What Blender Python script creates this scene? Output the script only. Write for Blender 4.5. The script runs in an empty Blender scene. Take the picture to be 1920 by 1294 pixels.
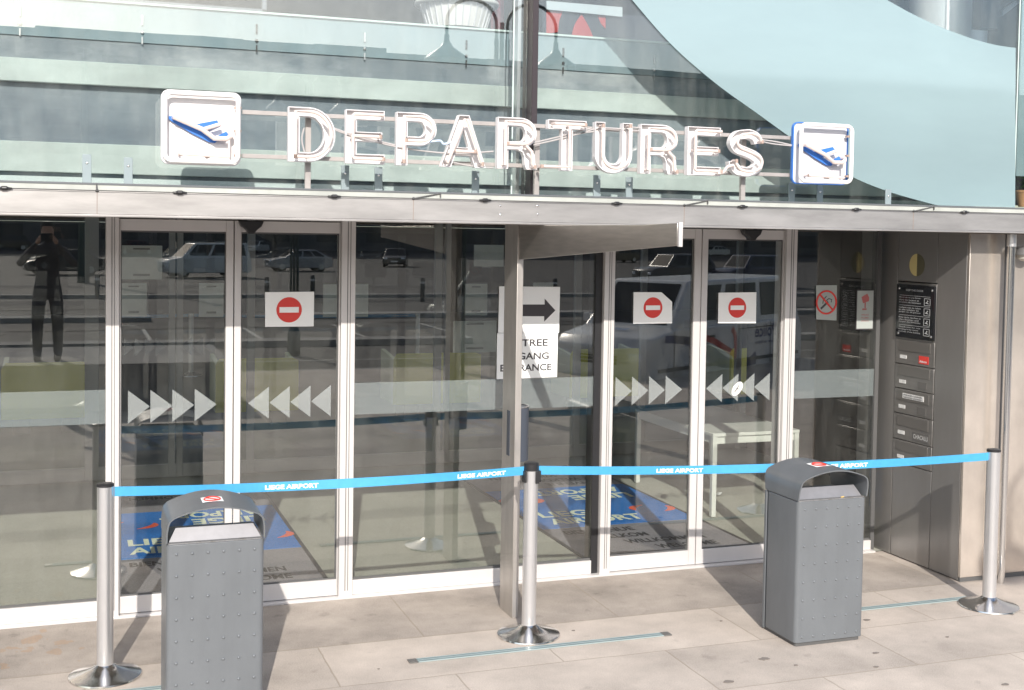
import bpy, bmesh, math, random
from mathutils import Vector, Matrix
random.seed(7)
R = math.radians
C = bpy.context.scene.collection
sc = bpy.context.scene
# ------------------------------------------------------------------ camera
FPX, YAW, PIT, ROL, CX, CY = 2264.109, 0.3407086, 0.0418212, -0.0151313, 945.441, 534.279
EYE = 2.3
_f = Vector((math.sin(YAW)*math.cos(PIT), math.cos(YAW)*math.cos(PIT), -math.sin(PIT)))
_r = Vector((math.cos(YAW), -math.sin(YAW), 0)); _d = _f.cross(_r)
_c, _s = math.cos(ROL), math.sin(ROL)
RT = _c*_r + _s*_d; DN = -_s*_r + _c*_d
cam = bpy.data.cameras.new('camera'); camo = bpy.data.objects.new('camera', cam); C.objects.link(camo)
cam.sensor_width = 36; cam.lens = FPX/1920*36; cam.clip_end = 2000; cam.clip_start = .05
cam.shift_x = (960-CX)/1920; cam.shift_y = (CY-647)/1920
M = Matrix((RT, -DN, -_f)).transposed().to_4x4(); M.translation = Vector((0, 0, EYE)); camo.matrix_world = M
sc.camera = camo
# ------------------------------------------------------------------ world and sun
SUN_EL, SUN_HEAD = 29.8, 14.0        # light travels towards +y, turned 14 degrees to +x
w = bpy.data.worlds.new('World'); sc.world = w; w.use_nodes = True
nt = w.node_tree; nt.nodes.clear()
def N(nt, t, **k):
    n = nt.nodes.new(t)
    for a, b in k.items(): setattr(n, a, b)
    return n
sky = N(nt, 'ShaderNodeTexSky', sky_type='NISHITA', sun_disc=False, sun_elevation=R(SUN_EL), sun_rotation=R(180+SUN_HEAD))
sky.dust_density = 1.5
tc = N(nt, 'ShaderNodeTexCoord'); mp = N(nt, 'ShaderNodeMapping'); mp.inputs['Scale'].default_value = (1, 1, 3.2)
mp.inputs['Location'].default_value = (.3, .8, .1)
no = N(nt, 'ShaderNodeTexNoise'); no.inputs['Scale'].default_value = 2.6; no.inputs['Detail'].default_value = 7; no.inputs['Roughness'].default_value = .58
cr = N(nt, 'ShaderNodeValToRGB'); cr.color_ramp.elements[0].position = .47; cr.color_ramp.elements[1].position = .70
cr.color_ramp.elements[1].color = (.70, .70, .70, 1)
mx = N(nt, 'ShaderNodeMix', data_type='RGBA'); mx.inputs['B'].default_value = (7.2, 7.5, 8.0, 1)
bg = N(nt, 'ShaderNodeBackground'); bg.inputs['Strength'].default_value = .12
wo = N(nt, 'ShaderNodeOutputWorld')
L = nt.links.new
L(tc.outputs['Generated'], mp.inputs['Vector']); L(mp.outputs[0], no.inputs['Vector']); L(no.outputs['Fac'], cr.inputs['Fac'])
L(cr.outputs['Color'], mx.inputs['Factor']); L(sky.outputs[0], mx.inputs['A']); L(mx.outputs['Result'], bg.inputs['Color']); L(bg.outputs[0], wo.inputs[0])
sl = bpy.data.lights.new('sun', 'SUN'); sl.energy = 3.2; sl.angle = R(.5); sl.color = (1, .94, .86)
so = bpy.data.objects.new('sun', sl); C.objects.link(so)
ld = Vector((math.sin(R(SUN_HEAD))*math.cos(R(SUN_EL)), math.cos(R(SUN_HEAD))*math.cos(R(SUN_EL)), -math.sin(R(SUN_EL))))
so.rotation_euler = ld.to_track_quat('-Z', 'Y').to_euler()
sc.view_settings.view_transform = 'Standard'; sc.view_settings.look = 'None'; sc.view_settings.gamma = 1
sc.view_settings.exposure = .80
sc.cycles.transparent_max_bounces = 32; sc.cycles.max_bounces = 8; sc.cycles.glossy_bounces = 5
sc.cycles.use_denoising = True; sc.cycles.sample_clamp_indirect = 6

# ------------------------------------------------------------------ measuring helpers (real planes of the place)
def ray(x, y): return RT*((x-CX)/FPX) + DN*((y-CY)/FPX) + _f
def on_y(x, y, Y): v = ray(x, y); t = Y/v.y; return v.x*t, EYE+v.z*t
def on_z(x, y, Z=0): v = ray(x, y); t = (Z-EYE)/v.z; return v.x*t, v.y*t
def on_x(x, y, X): v = ray(x, y); t = X/v.x; return v.y*t, EYE+v.z*t

# ------------------------------------------------------------------ materials
MC = {}
def mat(name, col, rough=.6, metal=0, var=.0, vs=6, bump=0, bs=60, col2=None, stretch=(1, 1, 1), lo=.35, hi=.65, emit=0, ior=None, detail=6, aniso=0):
    if name in MC: return MC[name]
    m = bpy.data.materials.new(name); MC[name] = m; m.use_nodes = True
    t = m.node_tree; b = t.nodes['Principled BSDF']; l = t.links.new
    b.inputs['Base Color'].default_value = (*col, 1); b.inputs['Roughness'].default_value = rough; b.inputs['Metallic'].default_value = metal
    if ior: b.inputs['IOR'].default_value = ior
    if aniso: b.inputs['Anisotropic'].default_value = aniso
    tc = t.nodes.new('ShaderNodeTexCoord'); mp = t.nodes.new('ShaderNodeMapping'); mp.inputs['Scale'].default_value = stretch
    l(tc.outputs['Object'], mp.inputs['Vector'])
    if var or col2:
        n = t.nodes.new('ShaderNodeTexNoise'); n.inputs['Scale'].default_value = vs; n.inputs['Detail'].default_value = detail; n.inputs['Roughness'].default_value = .62
        l(mp.outputs[0], n.inputs['Vector'])
        r = t.nodes.new('ShaderNodeMapRange'); r.inputs['From Min'].default_value = lo; r.inputs['From Max'].default_value = hi
        l(n.outputs['Fac'], r.inputs['Value'])
        mx = t.nodes.new('ShaderNodeMix'); mx.data_type = 'RGBA'
        c2 = col2 or tuple(c*(1-var) for c in col)
        mx.inputs['A'].default_value = (*col, 1); mx.inputs['B'].default_value = (*c2, 1)
        l(r.outputs[0], mx.inputs['Factor']); l(mx.outputs['Result'], b.inputs['Base Color'])
    if bump:
        n2 = t.nodes.new('ShaderNodeTexNoise'); n2.inputs['Scale'].default_value = bs; n2.inputs['Detail'].default_value = 4
        l(mp.outputs[0], n2.inputs['Vector'])
        bp = t.nodes.new('ShaderNodeBump'); bp.inputs['Strength'].default_value = bump; bp.inputs['Distance'].default_value = .004
        l(n2.outputs['Fac'], bp.inputs['Height']); l(bp.outputs[0], b.inputs['Normal'])
    if emit:
        b.inputs['Emission Color'].default_value = (*col, 1); b.inputs['Emission Strength'].default_value = emit
    return m
def glass(name, tint=(.82, .86, .84), f0=.14, wave=.0, rough=0.0, dirt=0.0):
    m = bpy.data.materials.new(name); MC[name] = m; m.use_nodes = True
    t = m.node_tree; t.nodes.clear(); l = t.links.new
    o = t.nodes.new('ShaderNodeOutputMaterial'); ms = t.nodes.new('ShaderNodeMixShader'); tr = t.nodes.new('ShaderNodeBsdfTransparent')
    gl = t.nodes.new('ShaderNodeBsdfGlossy'); gl.inputs['Roughness'].default_value = rough; gl.inputs['Color'].default_value = (1, .98, .95, 1)
    tr.inputs['Color'].default_value = (*tint, 1)
    lw = t.nodes.new('ShaderNodeLayerWeight'); lw.inputs['Blend'].default_value = .5
    p = t.nodes.new('ShaderNodeMath'); p.operation = 'POWER'; p.inputs[1].default_value = 4.0
    ma = t.nodes.new('ShaderNodeMath'); ma.operation = 'MULTIPLY_ADD'; ma.inputs[1].default_value = 1-f0; ma.inputs[2].default_value = f0
    l(lw.outputs['Facing'], p.inputs[0]); l(p.outputs[0], ma.inputs[0]); l(ma.outputs[0], ms.inputs[0])
    l(tr.outputs[0], ms.inputs[1]); l(gl.outputs[0], ms.inputs[2])
    if wave:
        tc = t.nodes.new('ShaderNodeTexCoord'); n = t.nodes.new('ShaderNodeTexNoise'); n.inputs['Scale'].default_value = 1.3; n.inputs['Detail'].default_value = 1
        b = t.nodes.new('ShaderNodeBump'); b.inputs['Strength'].default_value = wave; b.inputs['Distance'].default_value = .01
        l(tc.outputs['Object'], n.inputs['Vector']); l(n.outputs['Fac'], b.inputs['Height']); l(b.outputs[0], gl.inputs['Normal'])
    last = ms
    if dirt:
        tc2 = t.nodes.new('ShaderNodeTexCoord'); mp = t.nodes.new('ShaderNodeMapping'); mp.inputs['Scale'].default_value = (5, 1, 1.1)
        n2 = t.nodes.new('ShaderNodeTexNoise'); n2.inputs['Scale'].default_value = 1.6; n2.inputs['Detail'].default_value = 8; n2.inputs['Roughness'].default_value = .7
        mr = t.nodes.new('ShaderNodeMapRange'); mr.inputs['From Min'].default_value = .42; mr.inputs['From Max'].default_value = .75; mr.inputs['To Max'].default_value = dirt
        df = t.nodes.new('ShaderNodeBsdfDiffuse'); df.inputs['Color'].default_value = (.7, .72, .68, 1)
        m2 = t.nodes.new('ShaderNodeMixShader')
        l(tc2.outputs['Object'], mp.inputs[0]); l(mp.outputs[0], n2.inputs['Vector']); l(n2.outputs['Fac'], mr.inputs['Value']); l(mr.outputs[0], m2.inputs[0])
        l(ms.outputs[0], m2.inputs[1]); l(df.outputs[0], m2.inputs[2]); last = m2
    l(last.outputs[0], o.inputs[0])
    return m
def veil(name, col, fac):
    m = bpy.data.materials.new(name); MC[name] = m; m.use_nodes = True
    t = m.node_tree; t.nodes.clear(); l = t.links.new
    o = t.nodes.new('ShaderNodeOutputMaterial'); ms = t.nodes.new('ShaderNodeMixShader'); tr = t.nodes.new('ShaderNodeBsdfTransparent')
    b = t.nodes.new('ShaderNodeBsdfPrincipled'); b.inputs['Base Color'].default_value = (*col, 1); b.inputs['Roughness'].default_value = .35
    ms.inputs[0].default_value = fac; l(tr.outputs[0], ms.inputs[1]); l(b.outputs[0], ms.inputs[2]); l(ms.outputs[0], o.inputs[0])
    return m

alu = mat('white_aluminium', (.62, .60, .59), .42, .25, var=.06, vs=3, stretch=(1, 1, .3))
alu_dark = mat('groove_dark', (.09, .09, .09), .5)
steel = mat('brushed_steel', (.56, .53, .50), .36, .85, var=.16, vs=5, stretch=(.6, .6, 22), bump=.05, bs=40)
steel_f = mat('fascia_steel', (.47, .455, .445), .40, .62, var=.26, vs=1.6, stretch=(1.2, 1, 7), bump=.03, bs=30)
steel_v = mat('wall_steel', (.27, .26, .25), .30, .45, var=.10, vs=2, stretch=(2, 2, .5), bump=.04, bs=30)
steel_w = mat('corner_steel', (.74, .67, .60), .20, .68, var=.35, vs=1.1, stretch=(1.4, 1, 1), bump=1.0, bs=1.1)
chrome = mat('polished_steel', (.72, .71, .70), .16, 1)
satin = mat('satin_post', (.70, .70, .71), .30, .8, var=.05, vs=8)
black = mat('black_plastic', (.018, .018, .02), .4)
bin_grey = mat('grey_powder_coat', (.135, .146, .157), .38, .0, var=.16, vs=7, bump=.12, bs=350, lo=.4, hi=.75, stretch=(1, 1, .3))
bin_in = mat('bin_liner', (.10, .10, .105), .5)
plate_l = mat('galvanised_plate', (.23, .23, .245), .4, .3, var=.14, vs=12)
deck_m = mat('deck_grime', (.20, .20, .205), .6, .1, col2=(.10, .09, .075), vs=22, lo=.5, hi=.7)
white = mat('white_enamel', (.80, .78, .77), .4, var=.05, vs=9)
white_s = mat('letter_side', (.72, .70, .71), .45)
neon = mat('neon_tube', (.66, .565, .53), .22, var=.15, vs=16, lo=.55, hi=.7)
rail_m = mat('sign_rail', (.38, .355, .345), .45, .2, var=.15, vs=12)
cable_m = mat('grey_cable', (.42, .40, .40), .5)
blue = mat('sign_blue', (.04, .17, .55), .35)
panel_grey = mat('panel_pale_grey', (.60, .60, .63), .45)
ribbon = mat('blue_webbing', (.055, .32, .60), .55, var=.08, vs=30)
txt_w = mat('white_print', (.86, .87, .88), .5)
paper = mat('white_paper', (.88, .89, .88), .6, var=.04, vs=5)
paper_in = mat('paper_behind_glass', (.78, .84, .80), .7, var=.12, vs=8)
paper_sg = mat('sign_plate_pale', (.36, .39, .375), .6, var=.05, vs=8)
red = mat('sign_red', (.66, .045, .035), .45)
ink = mat('dark_ink', (.05, .045, .05), .6)
ink_grey = mat('mat_ink', (.02, .02, .025), .9)
film = mat('frosted_film', (.33, .44, .47), .05, 0, var=.16, vs=.7, ior=1.95, stretch=(.5, 1, 1.6), lo=.3, hi=.7)
_t = film.node_tree; _o = _t.nodes['Material Output']; _m = _t.nodes.new('ShaderNodeMixShader'); _x = _t.nodes.new('ShaderNodeBsdfTransparent')
_m.inputs[0].default_value = .22; _x.inputs['Color'].default_value = (.9, 1, 1, 1)      # the film lets some light through
_t.links.new(_t.nodes['Principled BSDF'].outputs[0], _m.inputs[1]); _t.links.new(_x.outputs[0], _m.inputs[2]); _t.links.new(_m.outputs[0], _o.inputs[0])
board_g = mat('pale_green_board', (.55, .62, .60), .7, var=.25, vs=1.8, stretch=(1, 1, 2), bump=.1, bs=40)
board_d = mat('slate_board', (.145, .175, .21), .6, col2=(.26, .30, .33), vs=1.3, stretch=(1, 1, 2), lo=.4, hi=.68)
board_m = mat('blue_grey_board', (.19, .225, .255), .6, col2=(.42, .45, .47), vs=1.6, stretch=(1, 1, 2), lo=.45, hi=.68)
board_w = mat('white_board', (.23, .31, .345), .6, var=.15, vs=4)
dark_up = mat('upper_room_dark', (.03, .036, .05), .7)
mastm = mat('dark_mast', (.055, .045, .05), .35, .3)
clampm = mat('grey_clamp', (.24, .29, .31), .4, .1)
g_low = glass('door_glass', (.95, .965, .955), .105, wave=.006, dirt=.022)
g_up = glass('facade_glass', (.965, .985, .98), .115, wave=.035, dirt=.05)
g_in = glass('inner_glass', (.92, .93, .92), .05)
g_edge = mat('glass_edge_green', (.50, .60, .58), .2)
frost = veil('frosted_band', (.46, .53, .54), .135)
frost_a = veil('frosted_arrow', (.54, .58, .58), .225)
carpet = mat('grey_green_carpet', (.43, .43, .37), .95, var=.3, vs=140, bump=.4, bs=300)
hall_f = mat('hall_floor', (.16, .16, .15), .35, var=.1, vs=3)
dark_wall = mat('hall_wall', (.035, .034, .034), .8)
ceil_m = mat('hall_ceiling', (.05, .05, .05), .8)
mat_blue = mat('mat_blue', (.025, .21, .66), .9, var=.3, vs=60, bump=.3, bs=300)
mat_grey = mat('mat_grey', (.29, .275, .30), .95, var=.3, vs=80, bump=.3, bs=300)
mat_text = mat('mat_cream', (.78, .84, .66), .9)
mat_red = mat('mat_red', (.85, .13, .06), .9)
yellow = mat('olive_yellow_panel', (.78, .70, .11), .5, var=.12, vs=2)
yellow_e = mat('yellow_edge', (.70, .68, .42), .5)
table_m = mat('white_table', (.62, .64, .60), .4)
plaque_m = mat('black_plaque', (.012, .013, .016), .12, ior=1.6)
gold = mat('gold_cover', (.70, .58, .26), .35, .25)
label_w = mat('white_label', (.75, .75, .74), .5, var=.3, vs=60)
conc = mat('concrete_plinth', (.30, .29, .28), .9, var=.2, vs=3, bump=.2)
carpaints = {}

def paving_mat():
    m = bpy.data.materials.new('stone_paving'); m.use_nodes = True; t = m.node_tree; b = t.nodes['Principled BSDF']; l = t.links.new
    nd = t.nodes.new
    tc = nd('ShaderNodeTexCoord'); sx = nd('ShaderNodeSeparateXYZ'); l(tc.outputs['Object'], sx.inputs[0])
    def math_(op, a, b_=None, c=None):
        n = nd('ShaderNodeMath'); n.operation = op
        for i, v in enumerate((a, b_, c)):
            if v is None: continue
            if isinstance(v, (int, float)): n.inputs[i].default_value = v
            else: l(v, n.inputs[i])
        return n.outputs[0]
    wob = nd('ShaderNodeTexNoise'); wob.inputs['Scale'].default_value = 9; l(tc.outputs['Object'], wob.inputs['Vector'])
    wv = math_('MULTIPLY_ADD', wob.outputs['Fac'], .012, -.006)
    y = math_('ADD', math_('SUBTRACT', sx.outputs['Y'], 6.55), wv)
    x = math_('ADD', sx.outputs['X'], wv)
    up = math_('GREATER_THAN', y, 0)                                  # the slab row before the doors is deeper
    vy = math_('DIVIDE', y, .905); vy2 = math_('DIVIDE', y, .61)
    py_ = nd('ShaderNodeMix'); l(up, py_.inputs['Factor']); l(vy2, py_.inputs['A']); l(vy, py_.inputs['B'])
    row = math_('FLOOR', py_.outputs['Result']); fy = math_('SUBTRACT', py_.outputs['Result'], row)
    par = math_('MODULO', math_('ABSOLUTE', row), 2)
    vx = math_('ADD', math_('DIVIDE', math_('SUBTRACT', x, .65), 1.22), math_('MULTIPLY', par, .5))
    col = math_('FLOOR', vx); fx = math_('SUBTRACT', vx, col)
    dx = math_('MULTIPLY', math_('MINIMUM', fx, math_('SUBTRACT', 1, fx)), 1.22)
    dy = math_('MULTIPLY', math_('MINIMUM', fy, math_('SUBTRACT', 1, fy)), .61)
    d = math_('MINIMUM', dx, dy)
    j = nd('ShaderNodeMapRange'); l(d, j.inputs['Value']); j.inputs['From Min'].default_value = .002; j.inputs['From Max'].default_value = .0065; j.inputs['To Min'].default_value = 1; j.inputs['To Max'].default_value = 0
    cv = nd('ShaderNodeCombineXYZ'); l(row, cv.inputs[0]); l(col, cv.inputs[1])
    wn = nd('ShaderNodeTexWhiteNoise'); l(cv.outputs[0], wn.inputs['Vector'])
    n1 = nd('ShaderNodeTexNoise'); n1.inputs['Scale'].default_value = 1.6; n1.inputs['Detail'].default_value = 8; n1.inputs['Roughness'].default_value = .65; l(tc.outputs['Object'], n1.inputs['Vector'])
    n2 = nd('ShaderNodeTexNoise'); n2.inputs['Scale'].default_value = 160; n2.inputs['Detail'].default_value = 3; l(tc.outputs['Object'], n2.inputs['Vector'])
    n3 = nd('ShaderNodeTexNoise'); n3.inputs['Scale'].default_value = 7.5; n3.inputs['Detail'].default_value = 2; l(tc.outputs['Object'], n3.inputs['Vector'])
    v = math_('MULTIPLY_ADD', wn.outputs['Value'], .16, -.08)
    v = math_('ADD', v, math_('MULTIPLY_ADD', n1.outputs['Fac'], 1.25, -.625))
    v = math_('ADD', v, math_('MULTIPLY_ADD', n2.outputs['Fac'], .8, -.4))
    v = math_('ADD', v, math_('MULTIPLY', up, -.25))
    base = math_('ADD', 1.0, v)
    sp = nd('ShaderNodeMapRange'); l(n3.outputs['Fac'], sp.inputs['Value']); sp.inputs['From Min'].default_value = .66; sp.inputs['From Max'].default_value = .72; sp.inputs['To Max'].default_value = .12
    base = math_('SUBTRACT', base, sp.outputs[0])
    rgb = nd('ShaderNodeVectorMath'); rgb.operation = 'SCALE'; rgb.inputs[0].default_value = (.455, .40, .352); l(base, rgb.inputs['Scale'])
    mx = nd('ShaderNodeMix'); mx.data_type = 'RGBA'; l(math_('MULTIPLY', j.outputs[0], .6), mx.inputs['Factor']); l(rgb.outputs[0], mx.inputs['A']); mx.inputs['B'].default_value = (.27, .225, .175, 1)
    # rust stain near the left end
    vd = nd('ShaderNodeVectorMath'); vd.operation = 'DISTANCE'; l(tc.outputs['Object'], vd.inputs[0]); vd.inputs[1].default_value = (-.2, 7.0, 0)
    st = math_('MULTIPLY', math_('LESS_THAN', math_('ADD', vd.outputs['Value'], math_('MULTIPLY_ADD', n3.outputs['Fac'], 1.6, -.8)), .045), math_('GREATER_THAN', n2.outputs['Fac'], .46))
    m2 = nd('ShaderNodeMix'); m2.data_type = 'RGBA'; l(math_('MULTIPLY', st, .38), m2.inputs['Factor']); l(mx.outputs['Result'], m2.inputs['A']); m2.inputs['B'].default_value = (.36, .19, .07, 1)
    l(m2.outputs['Result'], b.inputs['Base Color']); b.inputs['Roughness'].default_value = .8
    bp = nd('ShaderNodeBump'); bp.inputs['Strength'].default_value = .35; bp.inputs['Distance'].default_value = .003
    l(math_('SUBTRACT', math_('MULTIPLY', n2.outputs['Fac'], .6), j.outputs[0]), bp.inputs['Height']); l(bp.outputs[0], b.inputs['Normal'])
    return m
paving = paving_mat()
asphalt = mat('asphalt', (.075, .071, .068), .85, var=.35, vs=1.2, bump=.3, bs=90, col2=(.04, .038, .037))

# ------------------------------------------------------------------ mesh helpers
class MB:
    def __init__(s): s.v = []; s.f = []
    def add(s, vs, fs):
        o = len(s.v); s.v += [tuple(v) for v in vs]; s.f += [tuple(i+o for i in f) for f in fs]; return s
    def box(s, x0, x1, y0, y1, z0, z1):
        if x0 > x1: x0, x1 = x1, x0
        if y0 > y1: y0, y1 = y1, y0
        if z0 > z1: z0, z1 = z1, z0
        return s.add([(x0,y0,z0),(x1,y0,z0),(x1,y1,z0),(x0,y1,z0),(x0,y0,z1),(x1,y0,z1),(x1,y1,z1),(x0,y1,z1)],
                     [(0,3,2,1),(4,5,6,7),(0,1,5,4),(1,2,6,5),(2,3,7,6),(3,0,4,7)])
    def prism(s, poly, d0, d1, axis='y'):
        # poly: list of 2D points; axis y -> (x,z); x -> (y,z); z -> (x,y)
        n = len(poly)
        def P(p, d): return {'y': (p[0], d, p[1]), 'x': (d, p[0], p[1]), 'z': (p[0], p[1], d)}[axis]
        vs = [P(p, d0) for p in poly] + [P(p, d1) for p in poly]
        fs = [tuple(range(n)), tuple(range(2*n-1, n-1, -1))] + [(i, i+n, (i+1) % n+n, (i+1) % n) for i in range(n)]
        return s.add(vs, fs)
    def tube(s, path, r, seg=10, closed=False, cap=True):
        path = [Vector(p) for p in path]; n = len(path); rings = []
        up = None
        for i, p in enumerate(path):
            a = path[(i-1) % n] if (closed or i > 0) else p; b = path[(i+1) % n] if (closed or i < n-1) else p
            d = (b-a)
            if d.length < 1e-9: d = Vector((0, 0, 1))
            d.normalize()
            if up is None:
                up = Vector((0, 0, 1)) if abs(d.z) < .9 else Vector((0, 1, 0))
            u = (up - d*up.dot(d))
            if u.length < 1e-6: u = d.orthogonal()
            u.normalize(); up = u; v = d.cross(u)
            rr = r[i] if isinstance(r, (list, tuple)) else r
            rings.append([p + (u*math.cos(k*2*math.pi/seg) + v*math.sin(k*2*math.pi/seg))*rr for k in range(seg)])
        o = []; f = []
        for rg in rings: o += rg
        m = n if closed else n-1
        for i in range(m):
            for k in range(seg):
                a = i*seg+k; b = i*seg+(k+1) % seg; c = ((i+1) % n)*seg+(k+1) % seg; d = ((i+1) % n)*seg+k
                f.append((a, b, c, d))
        if cap and not closed:
            f.append(tuple(range(seg-1, -1, -1))); f.append(tuple(range((n-1)*seg, n*seg)))
        return s.add(o, f)
    def lathe(s, prof, cx, cy, z0=0, seg=40):
        vs = []; f = []
        for r, z in prof:
            vs += [(cx+r*math.cos(k*2*math.pi/seg), cy+r*math.sin(k*2*math.pi/seg), z0+z) for k in range(seg)]
        for i in range(len(prof)-1):
            for k in range(seg):
                f.append((i*seg+k, i*seg+(k+1) % seg, (i+1)*seg+(k+1) % seg, (i+1)*seg+k))
        if prof[0][0] > 1e-6: f.append(tuple(range(seg-1, -1, -1)))
        if prof[-1][0] > 1e-6: f.append(tuple(range((len(prof)-1)*seg, len(prof)*seg)))
        return s.add(vs, f)
    def disc_y(s, cx, cz, r, y0, y1, seg=40):
        return s.prism([(cx+r*math.cos(-k*2*math.pi/seg), cz+r*math.sin(-k*2*math.pi/seg)) for k in range(seg)], y0, y1)
    def dome(s, c, r, h, ax, seg=10):
        # small bump, axis vector ax
        ax = Vector(ax).normalized(); u = ax.orthogonal().normalized(); v = ax.cross(u); c = Vector(c)
        vs = []; f = []
        for i, (q, e) in enumerate(((1, 0), (.75, .65), (.35, .95))):
            vs += [c+(u*math.cos(k*2*math.pi/seg)+v*math.sin(k*2*math.pi/seg))*r*q+ax*h*e for k in range(seg)]
        vs.append(c+ax*h)
        for i in range(2):
            for k in range(seg): f.append((i*seg+k, i*seg+(k+1) % seg, (i+1)*seg+(k+1) % seg, (i+1)*seg+k))
        for k in range(seg): f.append((2*seg+k, 2*seg+(k+1) % seg, 3*seg))
        return s.add(vs, f)
def obj(name, mb, m, parent=None, bevel=0, smooth=False, bseg=2):
    me = bpy.data.meshes.new(name); me.from_pydata(mb.v, [], mb.f); me.validate()
    bm = bmesh.new(); bm.from_mesh(me); bmesh.ops.remove_doubles(bm, verts=bm.verts, dist=1e-6); bmesh.ops.recalc_face_normals(bm, faces=bm.faces); bm.to_mesh(me); bm.free()
    me.materials.append(m)
    o = bpy.data.objects.new(name, me); C.objects.link(o)
    if parent is not None:
        o.parent = parent; o.matrix_parent_inverse = parent.matrix_basis.inverted()
    if bevel:
        b = o.modifiers.new('bevel', 'BEVEL'); b.width = bevel; b.segments = bseg; b.limit_method = 'ANGLE'; b.angle_limit = R(35)
        smooth = True
    if smooth:
        for p in me.polygons: p.use_smooth = True
        me.set_sharp_from_angle(angle=R(38))
    return o
def thing(name, label, cat, loc=(0, 0, 0), rz=0, group=None, kind=None):
    o = bpy.data.objects.new(name, None); C.objects.link(o); o.empty_display_size = .1
    o.location = loc; o.rotation_euler = (0, 0, rz); tag(o, label, cat, group, kind); return o
def tag(o, label=None, cat=None, group=None, kind=None):
    if label: o['label'] = label
    if cat: o['category'] = cat
    if group: o['group'] = group
    if kind: o['kind'] = kind
    return o
def lobj(name, mb, m, parent, **k):
    """mesh given in the parent's own frame"""
    o = obj(name, mb, m, None, **k); o.parent = parent; return o
def dup(root, loc, rz=0, label=None):
    r = root.copy(); C.objects.link(r); r.location = loc; r.rotation_euler = (0, 0, rz)
    if label: r['label'] = label
    def rec(a, b):
        for ch in a.children:
            c = ch.copy(); C.objects.link(c); c.parent = b; rec(ch, c)
    rec(root, r); return r
def text(s, size, bold=0, wfit=None, space=1.0):
    """returns MB-like verts (x,y) of flat text, left-bottom at 0, optional exact width/height"""
    cu = bpy.data.curves.new('t', 'FONT'); cu.body = s; cu.size = size; cu.offset = bold; cu.space_character = space; cu.resolution_u = 3
    o = bpy.data.objects.new('t', cu); C.objects.link(o)
    dg = bpy.context.evaluated_depsgraph_get(); me = bpy.data.meshes.new_from_object(o.evaluated_get(dg))
    vs = [v.co.copy() for v in me.vertices]; fs = [tuple(p.vertices) for p in me.polygons]
    bpy.data.objects.remove(o); bpy.data.curves.remove(cu); bpy.data.meshes.remove(me)
    x0 = min(v.x for v in vs); x1 = max(v.x for v in vs); y0 = min(v.y for v in vs); y1 = max(v.y for v in vs)
    sx = (wfit[0]/(x1-x0)) if wfit else 1; sy = (wfit[1]/(y1-y0)) if wfit and wfit[1] else sx
    vs = [((v.x-x0)*sx, (v.y-y0)*sy) for v in vs]
    return vs, fs, (x1-x0)*sx, (y1-y0)*sy
def put_text(mb, s, origin, u, v, w, h=None, bold=0, nrm=.0, align='l'):
    """flat text laid from origin along u (right) and v (up); w wanted width"""
    vs, fs, W, Hh = text(s, 1, bold, (w, h))
    O = Vector(origin); u = Vector(u).normalized(); v = Vector(v).normalized()
    mb.add([O+u*a+v*b for a, b in vs], fs); return mb

# ================================================================== GROUND
def struct(name, mb, m): return tag(obj(name, mb, m), kind='structure')
RZ = -.34
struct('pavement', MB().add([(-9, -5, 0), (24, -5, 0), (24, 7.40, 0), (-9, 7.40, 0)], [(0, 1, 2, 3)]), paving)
struct('kerb', MB().box(-60, 80, -5.18, -5.0, RZ, -.002), conc)
struct('pavement_side_strip', MB().box(-60, -9.0, -5, 7.0, -.3, -.004), conc)
struct('ground', MB().add([(-400, -400, RZ), (400, -400, RZ), (400, -5.17, RZ), (-400, -5.17, RZ)], [(0, 1, 2, 3)]), asphalt)
mk = MB()
for yy in (-7.2, -9.6): mk.box(-30, 50, yy-.05, yy+.05, RZ+.004, RZ+.008)
for k in range(14): mk.box(-14+k*2.6, -13.9+k*2.6, -19, -14, RZ+.004, RZ+.008)
struct('road_markings', mk, mat('road_paint', (.55, .54, .50), .8, var=.3, vs=8))
isl = MB()
for x0_, x1_, y0_, y1_ in ((-22, -6, -12.6, -11.8), (-3, 9, -13.4, -12.7), (12, 30, -12.9, -12.2), (-30, 2, -21.6, -20.8), (6, 34, -22.4, -21.4), (-40, 50, -33.5, -32.8)): isl.box(x0_, x1_, y0_, y1_, RZ, RZ+.14)
struct('traffic_island', isl, conc)
pt = MB(); rp = random.Random(11)
for k in range(26):
    cx, cy, a_, b_ = rp.uniform(-22, 32), rp.uniform(-34, -6.5), rp.uniform(1, 5), rp.uniform(.15, .7)
    pt.prism([(cx+a_*math.cos(q*.628)*rp.uniform(.8, 1.1), cy+b_*math.sin(q*.628)*rp.uniform(.7, 1.2)) for q in range(10)], RZ+.0095+k*.0002, RZ+.0096+k*.0002, 'z')
struct('asphalt_shadow_patches', pt, mat('shadow_patch_asphalt', (.035, .034, .034), .8, var=.3, vs=2))  # dark shapes painted as shadow bands on the road, with patched asphalt among them
GY = 7.44
struct('vestibule_floor', MB().add([(-9, GY-.04, .004), (9, GY-.04, .004), (9, 11.5, .004), (-9, 11.5, .004)], [(0, 1, 2, 3)]), carpet)
struct('hall_floor', MB().add([(-9, 11.5, .002), (9, 11.5, .002), (20, 34, .002), (-12, 34, .002)], [(0, 1, 2, 3)]), hall_f)

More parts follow.
